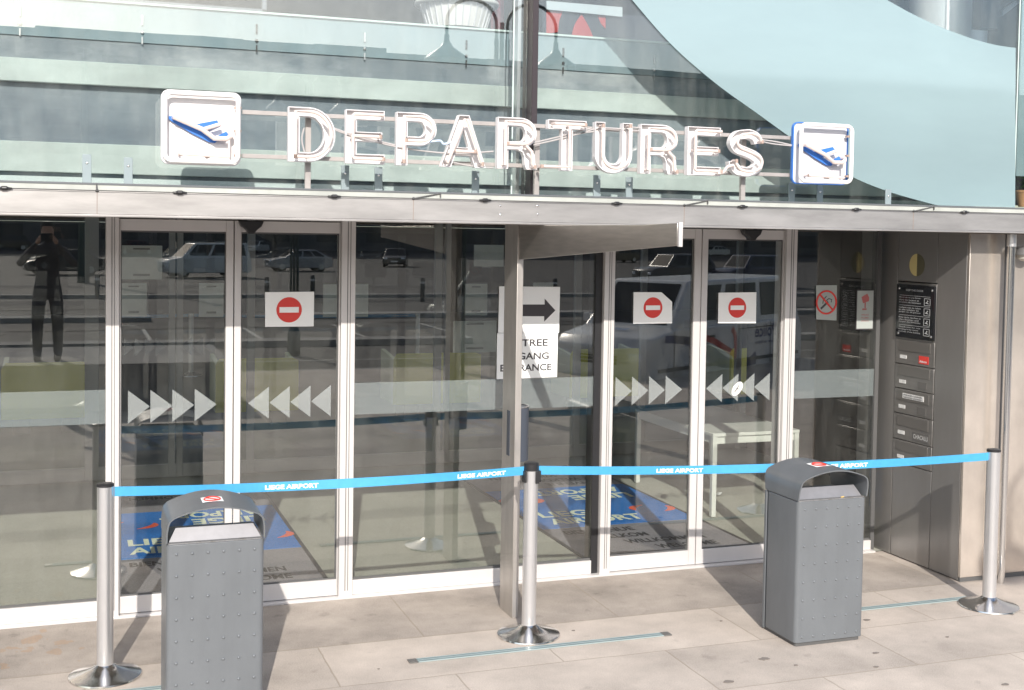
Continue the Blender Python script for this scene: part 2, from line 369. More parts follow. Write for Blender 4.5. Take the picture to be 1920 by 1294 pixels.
# ================================================================== ENTRANCE: frames, doors, glass
X = lambda px, Y=GY, py=640: on_y(px, py, Y)[0]
ZT = 2.40; ZW = 2.36
m1a, m1b = X(198), X(223); m2a, m2b = X(636), X(662); m3a, m3b = X(1113), X(1145); m4a, m4b = X(1463), X(1483)
s1, s2 = X(437), X(1309); xe = X(1640, GY, 700); xl = -2.6
t = thing('door_surround', 'pale aluminium posts and head rail holding the glass entrance under the canopy', 'door frame', (2.5, GY, 0))
for a, b in ((m1a, m1b), (m2a, m2b), (m3a+.05, m3b), (m4a, m4b)):
    w_ = b-a
    p = obj('post', MB().box(a, b, GY-.055, GY+.09, .012, ZT), alu, t, bevel=.003)
    obj('groove', MB().box(a+w_*.42, a+w_*.47, GY-.057, GY-.05, .05, ZT-.01).box(a+w_*.62, a+w_*.66, GY-.057, GY-.05, .05, ZT-.01), alu_dark, p)
obj('post', MB().box(m3a, m3a+.048, GY-.02, GY+.09, .012, ZT), black, t)  # black strip painted in for the shade of the gap beside this post
obj('post', MB().box(xe-.012, xe+.02, GY-.02, GY+.05, .012, ZT), alu_dark, t)
obj('head_rail', MB().box(xl, xe+.02, GY+.0, GY+.12, ZT-.037, ZT-.004), alu, t)
obj('threshold', MB().box(xl, xe, GY-.07, GY+.08, .0, .014), alu, t, bevel=.002)
def leaf(x0, x1, label, arrows, sl_, sr_, sy0, sy1):
    """sliding door leaf; arrows: list of (apx, flat edge) pixel columns"""
    t = thing('sliding_door', label, 'door', ((x0+x1)/2, GY, .014), group='sliding glass doors of the entrance')
    z0, z1 = .018, 2.358; br = .100; tr = .068
    y0, y1 = GY-.028, GY+.012
    f = MB().box(x0, x0+sl_, y0, y1, z0, z1).box(x1-sr_, x1, y0, y1, z0, z1)
    a_, b_ = x0+sl_, x1-sr_
    f.box(a_, b_, y0+.002, y1-.002, z0, z0+br).box(a_, b_, y0+.002, y1-.002, z1-tr, z1)
    obj('frame', f, alu, t, bevel=.002)
    obj('gasket', MB().box(a_-.001, b_+.001, GY-.012, GY-.009, z0+br, z0+br+.010).box(a_, a_+.006, GY-.013, GY-.009, z0+br, z1-tr).box(b_-.006, b_, GY-.013, GY-.009, z0+br, z1-tr).box(a_, b_, GY-.012, GY-.009, z1-tr-.010, z1-tr), alu_dark, t)
    gp = obj('glass_pane', MB().box(a_, b_, GY-.006, GY+.002, z0+br, z1-tr), g_low, t)
    for (ax, bx) in arrows:       # ax flat side, bx tip
        X0 = on_y(ax, 760, GY-.008)[0]; X1 = on_y(bx, 760, GY-.008)[0]
        obj('arrow_decal', MB().prism([(X0, sy0), (X0, sy1), (X1, (sy0+sy1)/2)] if X1 > X0 else [(X0, sy1), (X0, sy0), (X1, (sy0+sy1)/2)], GY-.010, GY-.0085), frost_a, t)
    return t
az = [on_y(240, 732, GY)[1], on_y(240, 794, GY)[1]]
leaf(m1b+.002, s1-.003, 'sliding glass door with arrows pointing right, beside the leftmost aluminium post', [(240, 281), (282, 323), (323, 364), (365, 406)], .007, .044, az[1], az[0])
leaf(s1+.003, m2a-.002, 'sliding glass door with red no entry paper and four arrows pointing left, behind left bin', [(504, 465), (543, 505), (582, 544), (620, 583)], .040, .007, az[1], az[0])
leaf(m3b+.002, s2-.003, 'sliding glass door with a torn corner no entry paper and arrows pointing right', [(1153, 1184), (1184, 1215), (1216, 1246), (1247, 1278)], .007, .052, az[1], az[0])
leaf(s2+.003, m4a-.002, 'sliding glass door with a no entry paper and a round sticker on left-pointing arrows', [(1353, 1323), (1383, 1354), (1413, 1384), (1442, 1413)], .046, .007, az[1], az[0])
bz1 = on_y(700, 717, GY)[1]; bz0 = on_y(700, 776, GY)[1]
def fixed(x0, x1, label, br=.09, band=True):
    t = thing('fixed_window', label, 'window', ((x0+x1)/2, GY, .014), group='fixed glass panels of the entrance')
    f = MB().box(x0+.001, x1-.001, GY-.03, GY+.02, .0145, .0145+br)
    obj('bottom_rail', f, alu, t, bevel=.002)
    obj('gasket', MB().box(x0+.002, x1-.002, GY-.014, GY-.004, .0145+br, .0145+br+.014), alu_dark, t)
    obj('glass_pane', MB().box(x0+.001, x1-.001, GY-.004, GY+.004, .0145+br, ZT-.038), g_low, t)
    if band: obj('frosted_band', MB().box(x0+.001, x1-.001, GY-.008, GY-.0065, bz0, bz1), frost, t)
    return t
fixed(xl, m1a, 'fixed glass panel left of the first door with frosted band at waist height')
fixed(m2b, m3a, 'wide fixed glass panel between the two door pairs, steel post standing before it')
fixed(m4b, xe-.013, 'fixed glass panel next to the mailbox wall with no smoking and camera signs', .07)

def sensor(px, py, lab):
    x, z = on_y(px, py, GY-.10)
    o = obj('door_sensor', MB().prism([(x-.075, ZW-.002), (x-.06, ZW-.035), (x-.03, ZW-.055), (x-.015, ZW-.08), (x+.015, ZW-.08), (x+.035, ZW-.055), (x+.06, ZW-.035), (x+.075, ZW-.002)], GY-.12, GY-.058), black, None, bevel=.006)
    tag(o, lab, 'sensor', 'motion sensors over the doors')
sensor(471, 422, 'small black motion sensor above the left sliding doors')
sensor(1410, 436, 'small black motion sensor above the right sliding doors')

# ---------------- papers on the outer glass
PY = GY-.0115
def quad_px(pts, Y): return [on_y(a, b, Y) for a, b in pts]
def no_entry(name, pts, c, r, label):
    t = thing(name, label, 'sign', (on_y(*c, PY)[0], PY, on_y(*c, PY)[1]), group='no entry papers on the doors')
    obj('paper', MB().prism(quad_px(pts, PY), PY-.002, PY-.0005), paper, t)
    x, z = on_y(*c, PY); rr = r
    obj('red_disc', MB().disc_y(x, z, rr, PY-.0035, PY-.0022), red, t)
    obj('white_bar', MB().box(x-rr*.76, x+rr*.76, PY-.0045, PY-.0036, z-rr*.22, z+rr*.22), paper, t)
no_entry('no_entry_sign', [(497, 548), (589, 547), (588, 612), (497, 613)], (542, 581), .078, 'white paper with red no entry disc on the door behind the left bin')
no_entry('no_entry_sign', [(1188, 548), (1240, 548), (1260, 566), (1260, 606), (1187, 607)], (1224, 577), .071, 'white no entry paper with its top right corner cut off')
no_entry('no_entry_sign', [(1347, 549), (1418, 548), (1417, 606), (1346, 606)], (1382, 577), .071, 'rectangular no entry paper on the door nearest the mailbox wall')
t = thing('arrow_notice', 'white paper with thick dark arrow pointing right, half behind the steel post', 'sign', (*on_y(992, 580, PY)[:1], PY, on_y(992, 580, PY)[1]))
obj('paper', MB().prism(quad_px([(936, 537), (1050, 538), (1048, 624), (934, 624)], PY), PY-.002, PY-.0005), paper, t)
obj('arrow', MB().prism(quad_px([(955, 571), (1021, 571), (1021, 560), (1041, 582), (1020, 603), (1020, 593), (955, 593)], PY), PY-.003, PY-.0022), ink, t)
t = thing('entrance_notice', 'white paper reading entrance in three languages, half behind the steel post', 'sign', (*on_y(988, 667, PY)[:1], PY, on_y(988, 667, PY)[1]))
obj('paper', MB().prism(quad_px([(932, 625), (1046, 624), (1044, 707), (931, 711)], PY-.003), PY-.005, PY-.0035), paper, t)
for s, xa, xb, yb, h in (('ENTREE', 951, 1027, 650, .044), ('INGANG', 951, 1029, 675, .044), ('ENTRANCE', 938, 1034, 697, .044)):
    a, z = on_y(xa, yb, PY-.006); b, _ = on_y(xb, yb, PY-.006)
    tx = MB(); put_text(tx, s, (a, PY-.006, z), (1, 0, 0), (0, 0, 1), b-a, .046, bold=.022)
    obj('lettering', tx, ink, t)
# round sticker on the arrows
x, z = on_y(1382, 729, PY); x2, z2 = on_y(1392, 716, PY)
e = []
for k in range(28):
    a = k*2*math.pi/28; u = math.cos(a)*.058; v = math.sin(a)*.034
    e.append((x+u*math.cos(.9)-v*math.sin(.9), z+u*math.sin(.9)+v*math.cos(.9)))
t = thing('peeling_sticker', 'small torn white oval sticker across the left-pointing door arrows', 'sticker', (x, PY, z))
obj('sticker_paper', MB().prism(e, PY-.002, PY-.0005), label_w, t)
obj('sticker_mark', MB().tube([(x-.02, PY-.0025, z-.02), (x, PY-.0025, z), (x+.012, PY-.0025, z+.024)], .0025).tube([(x-.01, PY-.0025, z+.006), (x+.014, PY-.0025, z-.004)], .002), ink, t)
# no smoking sign, camera sign
YS = GY-.009
t = thing('no_smoking_sign', 'white square sign with red ring over a cigarette on the right panel', 'sign', (on_y(1549, 567, YS)[0], YS, on_y(1549, 567, YS)[1]))
q = quad_px([(1530, 535), (1569, 535), (1568, 601), (1530, 599)], YS); obj('sign_plate', MB().prism(q, YS-.002, YS-.0005), paper_sg, t)
x, z = on_y(1549, 567, YS); ring = [(x+.082*math.cos(k*math.pi/18), YS-.004, z+.082*math.sin(k*math.pi/18)) for k in range(36)]
obj('red_ring', MB().tube(ring, .0065, closed=True).tube([(x-.055, YS-.004, z+.055), (x+.055, YS-.004, z-.055)], .0065), red, t)
cg = MB().prism([(x-.05, z-.040), (x-.04, z-.052), (x+.018, z-.002), (x+.010, z+.010)], YS-.0035, YS-.0022)
cg.tube([(x-.01, YS-.003, z+.005), (x+.02, YS-.003, z+.028), (x+.045, YS-.003, z+.02), (x+.04, YS-.003, z)], .003).tube([(x-.03, YS-.003, z-.01), (x-.025, YS-.003, z+.02), (x, YS-.003, z+.045)], .0028)
obj('cigarette', cg, ink, t)
t = thing('camera_notice', 'narrow white sign with a red surveillance camera drawing beside the no smoking sign', 'sign', (on_y(1621, 580, YS)[0], YS, on_y(1621, 580, YS)[1]))
x0, z1 = on_y(1606, 543, YS); x1, z0 = on_y(1637, 618, YS)
obj('sign_border', MB().box(x0, x1, YS-.002, YS-.0005, z0, z1), ink, t)
obj('sign_plate', MB().box(x0+.007, x1-.007, YS-.0035, YS-.0022, z0+.008, z1-.008), paper_sg, t)
xm = (x0+x1)/2; wz = z1
cm = MB().prism([(xm-.035, wz-.055), (xm+.015, wz-.03), (xm+.032, wz-.06), (xm+.03, wz-.085), (xm-.02, wz-.10)], YS-.0045, YS-.0037).box(xm-.006, xm+.004, YS-.0045, YS-.0037, wz-.135, wz-.095).box(xm-.025, xm+.012, YS-.0045, YS-.0037, wz-.15, wz-.138)
obj('camera_drawing', cm, mat('faded_red', (.40, .12, .12), .6), t)
tx = MB()
for i, s in enumerate(('SURVEILLANCE', 'PAR CAMERA', 'LOI DU 8-12-92')): put_text(tx, s, (xm-.032, YS-.0045, wz-.19-i*.022), (1, 0, 0), (0, 0, 1), .064, .011, .01)
obj('lettering', tx, mat('faded_red', (.5, .06, .06)), t)

# ================================================================== CANOPY AND FASCIA
FY = 6.34
t = thing('entrance_canopy', 'brushed steel canopy edge running over the doors below the sign', 'canopy', (3, FY, 2.36))
fz0 = 2.357; fz1 = fz0+.128
XL, XR = -3, 9.2
JX = [X(p, FY, 390) for p in (182, 775, 1283, 1713)]
obj('fascia', MB().box(XL, XR, FY, FY+.05, fz0+.012, fz1), steel_f, t, bevel=.003)
obj('lip', MB().box(XL, XR, FY-.014, FY+.05, fz0, fz0+.0118), steel_f, t, bevel=.002)
obj('soffit', MB().box(XL, XR, FY+.051, GY+.5, fz0+.045, fz0+.10), mat('soffit_grey', (.30, .28, .26), .6), t)
obj('glass_edge', MB().box(XL, XR, FY-.002, 6.70, fz1+.002, fz1+.030), mat('canopy_pale_top', (.46, .48, .45), .35, var=.2, vs=5), t)
obj('edge_strip', MB().box(XL, XR, FY-.006, FY+.012, fz1+.0305, fz1+.040), mat('edge_grey', (.12, .13, .14), .4), t)
obj('cable', MB().tube([(XL, FY-.012, fz1+.002), (XR, FY-.012, fz1+.002)], .0022, 6), alu_dark, t)
for px in (8, 337, 627, 910, 1157, 1393, 1607, 1810):
    x = X(px, FY-.012, 370); k = MB(); zc = fz1+.002
    k.lathe([(0, -.038), (.004, -.034), (.006, -.018), (.0105, -.010), (.0105, .010), (.006, .018), (.004, .034), (0, .038)], 0, 0, 0, 12)
    k.v = [(x+v[2], FY-.012+v[1], zc+v[0]) for v in k.v]
    obj('turnbuckle', k, black, t)
for i, x in enumerate(JX):
    k = MB().tube([(x, FY-.012, fz1+.002), (x+.15 if i else x-.002, FY-.008, fz1+.032 if i else fz1+.03)], .0032, 6).dome((x, FY-.002, fz1+.001), .009, .007, (0, -1, 0))
    k.box(x+.147 if i else x-.006, x+.153 if i else x, FY-.012, FY-.003, fz1+.012, fz1+.037)
    obj('wire_hook', k, alu_dark, t)
    obj('panel_joint', MB().box(x-.0015, x+.0015, FY-.0015, FY, fz0+.013, fz1-.002), mat('rust_joint', (.25, .20, .17), .7), t)
for px in (938, 1008):
    for py in (386, 402):
        x, z = on_y(px, py, FY-.001); obj('screw', MB().dome((x, FY, z), .007, .004, (0, -1, 0)), chrome, t, smooth=True)
# ================================================================== STEEL POST WITH CANTILEVER ARM
t = thing('steel_support', 'flat brushed steel post with a tapered arm reaching out under the canopy', 'post', (2.48, 6.82, 0))
xp = 2.475
obj('post', MB().box(xp-.014, xp+.026, 6.715, 6.94, 0, fz0+.044), mat('post_steel', (.52, .49, .46), .42, .75, var=.15, vs=6, stretch=(3, 3, .7)), t, bevel=.003)
# the arm tapers towards its free end over the forecourt
arm = MB().prism([(6.712, fz0-.003), (5.05, fz0-.003), (4.72, fz0+.004), (4.72, fz0-.095), (6.712, 2.152)], xp-.006, xp+.010, axis='x')
obj('arm', arm, mat('arm_steel', (.46, .42, .38), .34, .85, var=.2, vs=4, stretch=(1, 1, 12)), t, bevel=.003)
obj('arm_end_plate', MB().box(xp-.003, xp+.015, 4.703, 4.719, fz0-.10, fz0+.008), alu, t, bevel=.002)
t = thing('wall_ashtray', 'narrow dark half-round ashtray box mounted on the steel post', 'ashtray', (xp+.03, 6.8, 1.15))
prof = [(xp+.027+.085*math.sin(a), 6.83-.085*math.cos(a)) for a in [k*math.pi/10 for k in range(11)]]
xb, zt = on_y(1000, 762, 6.80); zb = on_y(1000, 862, 6.8)[1]
obj('ashtray_body', MB().prism(prof, zb, zt, 'z'), mat('ashtray_grey', (.06, .07, .09), .4), t, bevel=.003)
obj('ashtray_rim', MB().tube([(p[0], p[1], zt+.002) for p in prof], .004), chrome, t)
obj('back_plate', MB().box(xp-.0165, xp-.0142, 6.80, 6.85, on_x(950, 850, xp)[1], on_x(950, 766, xp)[1]), mat('ashtray_grey', (.06, .07, .09)), t)

# ================================================================== MAILBOX WALL (side of the recess) AND FRONT WALL
WX = 5.62; WY0 = 6.585
t = thing('mailbox_wall', 'dark brushed steel side wall with mailboxes at the right end of the entrance', 'wall', (WX, 7, 0))
YA = on_x(1686, 440, WX)[0]; YB = on_x(1760, 440, WX)[0]      # seams (far, near)
zz = lambda py: on_x(1716, py, WX)[1]
def wpan(name, ya, yb, z0, z1, m, par, proud=0, bev=.0025):
    return obj(name, MB().box(WX-proud, WX+.06, min(ya, yb)+.0025, max(ya, yb)-.0025, z0+.0025, z1-.0025), m, par, bevel=bev)
obj('backing', MB().box(WX+.05, WX+.4, WY0+.03, GY+.0, .002, ZW+.03), alu_dark, t)
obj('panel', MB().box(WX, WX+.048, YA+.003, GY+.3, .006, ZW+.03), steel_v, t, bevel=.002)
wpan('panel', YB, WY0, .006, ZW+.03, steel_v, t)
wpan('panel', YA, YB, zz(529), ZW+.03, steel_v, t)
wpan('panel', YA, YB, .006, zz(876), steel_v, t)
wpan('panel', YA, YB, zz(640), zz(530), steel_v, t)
zs = [zz(638), zz(686), zz(733), zz(781), zz(831), zz(876)]
mbm = mat('mailbox_steel', (.235, .225, .215), .32, .45, var=.15, vs=4, stretch=(1, 1, 9))
def wrect(py0, px0, py1, px1, off): pass
for i in range(5):
    b = wpan('mailbox', YA, YB, zs[i+1], zs[i], mbm, t, proud=.004, bev=.003)
    z1 = zs[i]; z0 = zs[i+1]; h = z1-z0; L_ = YA-YB
    obj('flap', MB().box(WX-.008, WX-.0042, YB+L_*.10, YA-L_*.10, z1-h*.46, z1-h*.07), mat('flap_steel', (.19, .18, .17), .3, .45), b, bevel=.001)
    obj('name_label', MB().box(WX-.0065, WX-.0042, YA-L_*.30, YA-L_*.13, z0+h*.22, z0+h*.36), label_w, b)
    if i == 0:
        obj('red_sticker', MB().box(WX-.0065, WX-.0042, YB+L_*.14, YB+L_*.38, z0+h*.12, z0+h*.42), red, b)
        o_ = MB(); put_text(o_, 'Adecco', (WX-.0072, YB+L_*.36, z0+h*.17), (0, -1, 0), (0, 0, 1), L_*.18, .016, .02); obj('sticker_lettering', o_, txt_w, b)
    elif i in (1, 2): obj('window', MB().box(WX-.0065, WX-.0042, YB+L_*.17, YB+L_*.38, z0+h*.10, z0+h*.40), mat('dark_window', (.12, .115, .11), .3), b)
    if i == 2:
        obj('paper_label', MB().box(WX-.0105, WX-.0083, YB+L_*.22, YA-L_*.24, z1-h*.36, z1-h*.16), label_w, b)
        o_ = MB()
        for r_ in range(2): put_text(o_, 'ARRIVAGES COURRIER', (WX-.0112, YA-L_*.26, z1-h*(.25+.09*r_)), (0, -1, 0), (0, 0, 1), L_*.48, .010, .02)
        obj('label_lettering', o_, ink, b)
    if i == 3:
        obj('name_plate', MB().box(WX-.0065, WX-.0042, YB+L_*.07, YB+L_*.48, z0+h*.10, z0+h*.42), mat('dark_window', (.12, .115, .11)), b)
        o_ = MB(); put_text(o_, 'CHACALLI', (WX-.0072, YB+L_*.46, z0+h*.18), (0, -1, 0), (0, 0, 1), L_*.36, .030, .0); obj('plate_lettering', o_, label_w, b)
# peep window in the top panel
yc, zc = on_x(1720, 497, WX); yy = []
rr_ = (on_x(1720, 476, WX)[1]-on_x(1720, 518, WX)[1])/2
p = obj('round_window', MB().prism([(yc+rr_*math.cos(k*math.pi/20), zc+rr_*math.sin(k*math.pi/20)) for k in range(40)], WX-.003, WX+.001, 'x'), mat('olive_brass', (.15, .14, .09), .35, .4), t)
obj('brass_half', MB().prism([(yc+rr_*math.cos(a), zc+rr_*math.sin(a)) for a in [-math.pi/2+k*math.pi/20 for k in range(21)]], WX-.006, WX-.0035, 'x'), gold, p)
# plaque
t = thing('notice_plaque', 'black glossy plaque with white lines of print and four small icons above the mailboxes', 'plaque', (WX, (YA+YB)/2, zz(580)))
pz1, pz0 = zz(533), zz(637); y0p, y1p = YB+.0, YA+.0
obj('plate', MB().box(WX-.012, WX-.0005, y0p+.006, y1p-.006, pz0+.006, pz1-.006), plaque_m, t, bevel=.001)
for yy_ in (y0p+.035, y1p-.035):
    for z_ in (pz0+.035, pz1-.035): obj('screw_cap', MB().dome((WX-.012, yy_, z_), .010, .006, (-1, 0, 0)), chrome, t, smooth=True)
tx = MB(); Lp = y1p-y0p; hp = pz1-pz0
put_text(tx, 'KEEP THIS DOOR', (WX-.0128, y1p-Lp*.26, pz1-hp*.13), (0, -1, 0), (0, 0, 1), Lp*.44, hp*.035, .005)
rows = ['Merci de ne pas fumer', 'dans les locaux et', 'couloirs du batiment', 'Gelieve niet te roken', 'in alle lokalen en', 'gangen van dit gebouw', 'Bitte nicht rauchen in', 'allen Raumen und', 'Gangen des Gebaudes', 'Thank you for not', 'smoking in the rooms', 'and halls of the building']
for g in range(4):
    zt_ = pz1-hp*(.22+g*.18)
    tx.box(WX-.0132, WX-.0122, y0p+Lp*.12, y1p-Lp*.10, zt_+hp*.006, zt_+hp*.011)
    for r_ in range(3): put_text(tx, rows[g*3+r_], (WX-.0128, y1p-Lp*.09, zt_-hp*(.045+.042*r_)), (0, -1, 0), (0, 0, 1), Lp*(.56-.05*(r_ % 2)), hp*.028, .004)
    ya_, yb_ = y0p+Lp*.12, y0p+Lp*.27; za, zb_ = zt_-hp*.15, zt_-hp*.02
    for bx in ((ya_, yb_, za, za+.003), (ya_, yb_, zb_-.003, zb_), (ya_, ya_+.003, za, zb_), (yb_-.003, yb_, za, zb_)): tx.box(WX-.0132, WX-.0122, *bx)
    tx.prism([(ya_+.012, za+.012), (yb_-.012, za+.018), (yb_-.03, za+.028), (yb_-.034, zb_-.012), (ya_+.02, zb_-.02), (ya_+.034, za+.024)], WX-.0132, WX-.0122, 'x')
obj('lettering', tx, mat('silver_print', (.50, .51, .52), .5), t)

t = thing('steel_corner_wall', 'satin steel wall with bright sun smudges at the right edge, behind the pipe', 'wall', (6.2, 6.58, 0))
xs = X(1876, 6.57, 700)
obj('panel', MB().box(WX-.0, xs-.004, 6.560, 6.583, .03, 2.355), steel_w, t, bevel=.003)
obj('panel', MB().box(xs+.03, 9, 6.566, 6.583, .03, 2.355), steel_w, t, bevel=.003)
obj('panel_joint', MB().box(xs-.003, xs+.029, 6.572, 6.583, .03, 2.355), alu_dark, t)
obj('plinth', MB().box(WX+.004, 9, 6.566, 6.60, 0, .0295), alu_dark, t)
obj('core', MB().box(WX+.45, 9, 6.60, 8, 0, 2.4), alu_dark, t)
t = thing('drain_pipe', 'slim round steel pipe standing against the corner wall', 'pipe', (5.88, 6.47, 0))
xq, yq = on_z(1876, 1093, 0)
obj('pipe', MB().tube([(xq, yq, 0), (xq, yq, 2.352)], .026, 20), chrome, t, smooth=True)
obj('collar', MB().tube([(xq, yq, 2.27), (xq, yq, 2.351)], .031, 20), satin, t, smooth=True)
t = thing('wall_lamp', 'small dark dome lamp half cut off at the right edge under the canopy', 'lamp', (X(1919, 6.5, 470), 6.5, 2.2))
x, z = on_y(1921, 470, 6.5)
obj('lamp_body', MB().lathe([(0, .03), (.05, .02), (.07, -.02), (.068, -.03)], x, 6.5, z, 24), mat('lamp_grey', (.12, .12, .12), .4), t, smooth=True)
obj('lamp_lens', MB().lathe([(.05, -.0305), (.045, -.055), (.02, -.07), (0, -.073)], x, 6.5, z, 24), mat('lens', (.35, .34, .30), .1), t, smooth=True)

# ================================================================== UPPER GLASS FACADE
UY = 6.62
zb_ = fz1+.045
px_m = lambda px, py, Y=UY: on_y(px, py, Y)
xm0, xm1 = px_m(990, 200)[0], px_m(1001, 200)[0]
xj = px_m(961, 200)[0]; xr = px_m(1904, 250)[0]
def upane(x0, x1, y, lab):
    t = thing('facade_glass', lab, 'glass pane', ((x0+x1)/2, y, zb_), group='large glass panes above the canopy')
    obj('glass_pane', MB().box(x0, x1, y, y+.010, zb_+.004, 5.4), g_up, t)
    return t
p1 = upane(-3.2, xj, UY, 'large streaked glass pane above the canopy, left of the dark mast')
p2 = upane(xj+.01, xm0-.004, UY+.02, 'narrow strip of glass squeezed between big left pane and mast')
p3 = upane(xm1+.004, xr, UY, 'large glass pane right of the mast carrying the pale blue frosted swoosh')
obj('pane_edge', MB().box(xj-.004, xj+.004, UY-.004, UY-.001, zb_, 5.4), g_edge, p1)
obj('pane_edge', MB().box(xr-.003, xr+.006, UY-.004, UY-.001, zb_, 5.4), g_edge, p3)
def catmull(P, n=8):
    o = []; Q = [P[0]]+P+[P[-1]]
    for i in range(1, len(Q)-2):
        a, b, c, d = (Vector(q) for q in Q[i-1:i+3])
        for k in range(n):
            s = k/n; o.append(tuple(.5*((2*b)+(c-a)*s+(2*a-5*b+4*c-d)*s*s+(3*b-a-3*c+d)*s**3)))
    o.append(tuple(P[-1])); return o
low = catmull([(1000, -230), (1095, -110), (1185, 0), (1260, 85), (1340, 155), (1420, 213), (1500, 270), (1585, 325), (1665, 359), (1760, 386)])
hi = catmull([(1904, 90), (1860, 83), (1800, 65), (1720, 31), (1640, -14), (1560, -70), (1450, -170), (1400, -230)])
fpoly = [px_m(a, b, UY-.004) for a, b in low] + [px_m(1903, 389, UY-.004)] + [px_m(a, b, UY-.004) for a, b in hi]
fpoly = [(a, max(b, zb_+.006)) for a, b in fpoly]
obj('frosted_film', MB().prism(fpoly, UY-.006, UY-.002), film, p3)
for n_, (px, ln) in enumerate(((163, 52), (241, 48), (650, 44), (713, 42), (896, 40), (929, 0), (1125, 38), (1186, 36), (1493, 33), (1546, 31), (1675, 26), (1710, 0))):
    if not ln: continue
    x, zt = px_m(px, 0, UY-.01)[0], 0
    yb = 337+px*.0265; zt = px_m(px, yb-ln, UY-.01)[1]
    c = obj('glass_clamp', MB().box(x-.022, x+.022, UY-.018, UY-.007, zb_, zt), clampm, p1 if px < 960 else p3, bevel=.002)
    obj('clamp_bolt', MB().dome((x, UY-.018, zt-.045), .008, .006, (0, -1, 0)), chrome, c, smooth=True)
p4 = upane(xr+.03, xr+1.2, UY+.004, 'sliver of frosted glass pane at the far right edge above the canopy')
obj('frosted_film', MB().box(xr+.03, xr+1.2, UY+.016, UY+.020, on_y(1912, 330, UY)[1], 5.3), film, p4)
t = thing('facade_mast', 'tall dark metal mast rising between the large glass panes behind the letters', 'mast', ((xm0+xm1)/2, UY, zb_))
obj('mast_profile', MB().box(xm0, xm1, UY-.06, UY+.10, zb_, 5.4), mastm, t, bevel=.004)
obj('mast_edge', MB().box(xm0-.055, xm0-.035, UY+.04, UY+.10, zb_, 5.4), satin, t)

# boards behind the glass
BY = 7.04
zpx = lambda py, px=0, Y=BY: on_y(px, py, Y)[1]
t = thing('louvre_screen', 'pale green and slate boards stacked behind the large glass panes', 'screen', (3, BY, zb_))
ZH1 = zpx(-11); z105 = zpx(105); z150 = zpx(150); z260 = zpx(262); z318 = zpx(320)
zb60 = zpx(62)
xl_, xr_ = -3.2, xr+.02
obj('board', MB().box(xl_, xr_, BY+.02, BY+.05, zb60, ZH1), board_w, t)
obj('board', MB().box(xl_, xr_, BY+.03, BY+.06, z105, zb60-.002), board_m, t)
obj('board', MB().box(xl_, xr_, BY, BY+.05, z150, z105-.002), board_g, t, bevel=.004)
obj('board', MB().box(xl_, xr_, BY+.05, BY+.08, z260, z150-.002), board_d, t)
obj('board', MB().box(xl_, xr_, BY, BY+.05, z318, z260-.002), board_g, t, bevel=.004)
obj('board', MB().box(xl_, xr_, BY+.05, BY+.08, z318-.022, z318-.002), board_d, t)
obj('board', MB().box(xl_, xr_, BY-.02, BY+.05, zb_-.01, z318-.024), mat('foot_board', (.60, .68, .68), .6, var=.1, vs=3), t)
obj('rail_edge', MB().box(xl_, xr_, BY+.005, BY+.055, ZH1+.001, ZH1+.012), g_edge, t)
# bolts hanging in front of the top board
for px in (37, 267, 482, 685, 876, 1058, 1229):
    yy_ = 2 + px*.077; x, z = on_y(px, yy_+12, BY)
    k = MB().box(x-.005, x+.005, BY+.008, BY+.018, z-.035, z+.02)
    o = obj('bolt', k, black if px in (482, 876, 1058) else satin, t)
    k = MB().dome((x, BY+.012, z-.075), .010, .008, (0, -1, 0)).box(x-.004, x+.004, BY+.010, BY+.018, z-.14, z-.10); obj('bolt', k, satin if px not in (482, 876, 1058) else black, t, smooth=True)
# upper room
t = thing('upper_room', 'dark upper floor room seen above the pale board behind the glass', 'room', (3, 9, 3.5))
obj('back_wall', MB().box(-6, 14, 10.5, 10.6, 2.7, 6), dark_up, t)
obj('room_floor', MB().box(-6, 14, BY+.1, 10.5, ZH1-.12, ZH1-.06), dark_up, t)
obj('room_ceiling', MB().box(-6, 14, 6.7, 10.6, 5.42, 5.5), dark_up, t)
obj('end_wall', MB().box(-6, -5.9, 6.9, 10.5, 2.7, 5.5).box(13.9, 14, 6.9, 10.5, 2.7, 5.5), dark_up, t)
obj('window_frame', MB().box(on_y(200, 0, 8.6)[0], on_y(500, 0, 8.6)[0], 8.6, 8.64, on_y(300, 8, 8.6)[1], on_y(300, 3, 8.6)[1]).box(on_y(492, 0, 8.6)[0], on_y(500, 0, 8.6)[0], 8.6, 8.64, on_y(300, 8, 8.6)[1], 5), mat('frame_blue_grey', (.18, .2, .24), .5), t)
# white wicker planter
Yb = 7.6
xa, zt = on_y(790, 6, Yb); xb, _ = on_y(922, 6, Yb); zbm = on_y(850, 56, Yb)[1]; xc = (xa+xb)/2; rw = (xb-xa)/2
t = thing('wicker_planter', 'white ribbed planter basket standing behind the upper glass', 'planter', (xc, Yb, zbm))
pr = [(rw*.78, zbm), (rw*.9, zbm+(zt-zbm)*.5), (rw*.98, zt)]
obj('basket_body', MB().lathe([(r_, z) for r_, z in pr]+[(rw*.9, zt)], xc, Yb, 0, 40), white, t, smooth=True)
obj('basket_rim', MB().tube([(xc+rw*1.08*math.cos(k*math.pi/20), Yb+rw*1.08*math.sin(k*math.pi/20), zt+.008) for k in range(40)], .018, closed=True), white, t, smooth=True)
kb = MB()
for k in range(30):
    a = k*math.pi/15; kb.tube([(xc+rw*.80*math.cos(a), Yb+rw*.80*math.sin(a), zbm), (xc+rw*1.0*math.cos(a), Yb+rw*1.0*math.sin(a), zt)], .006, 5)
obj('basket_weave', kb, panel_grey, t)
kb = MB()
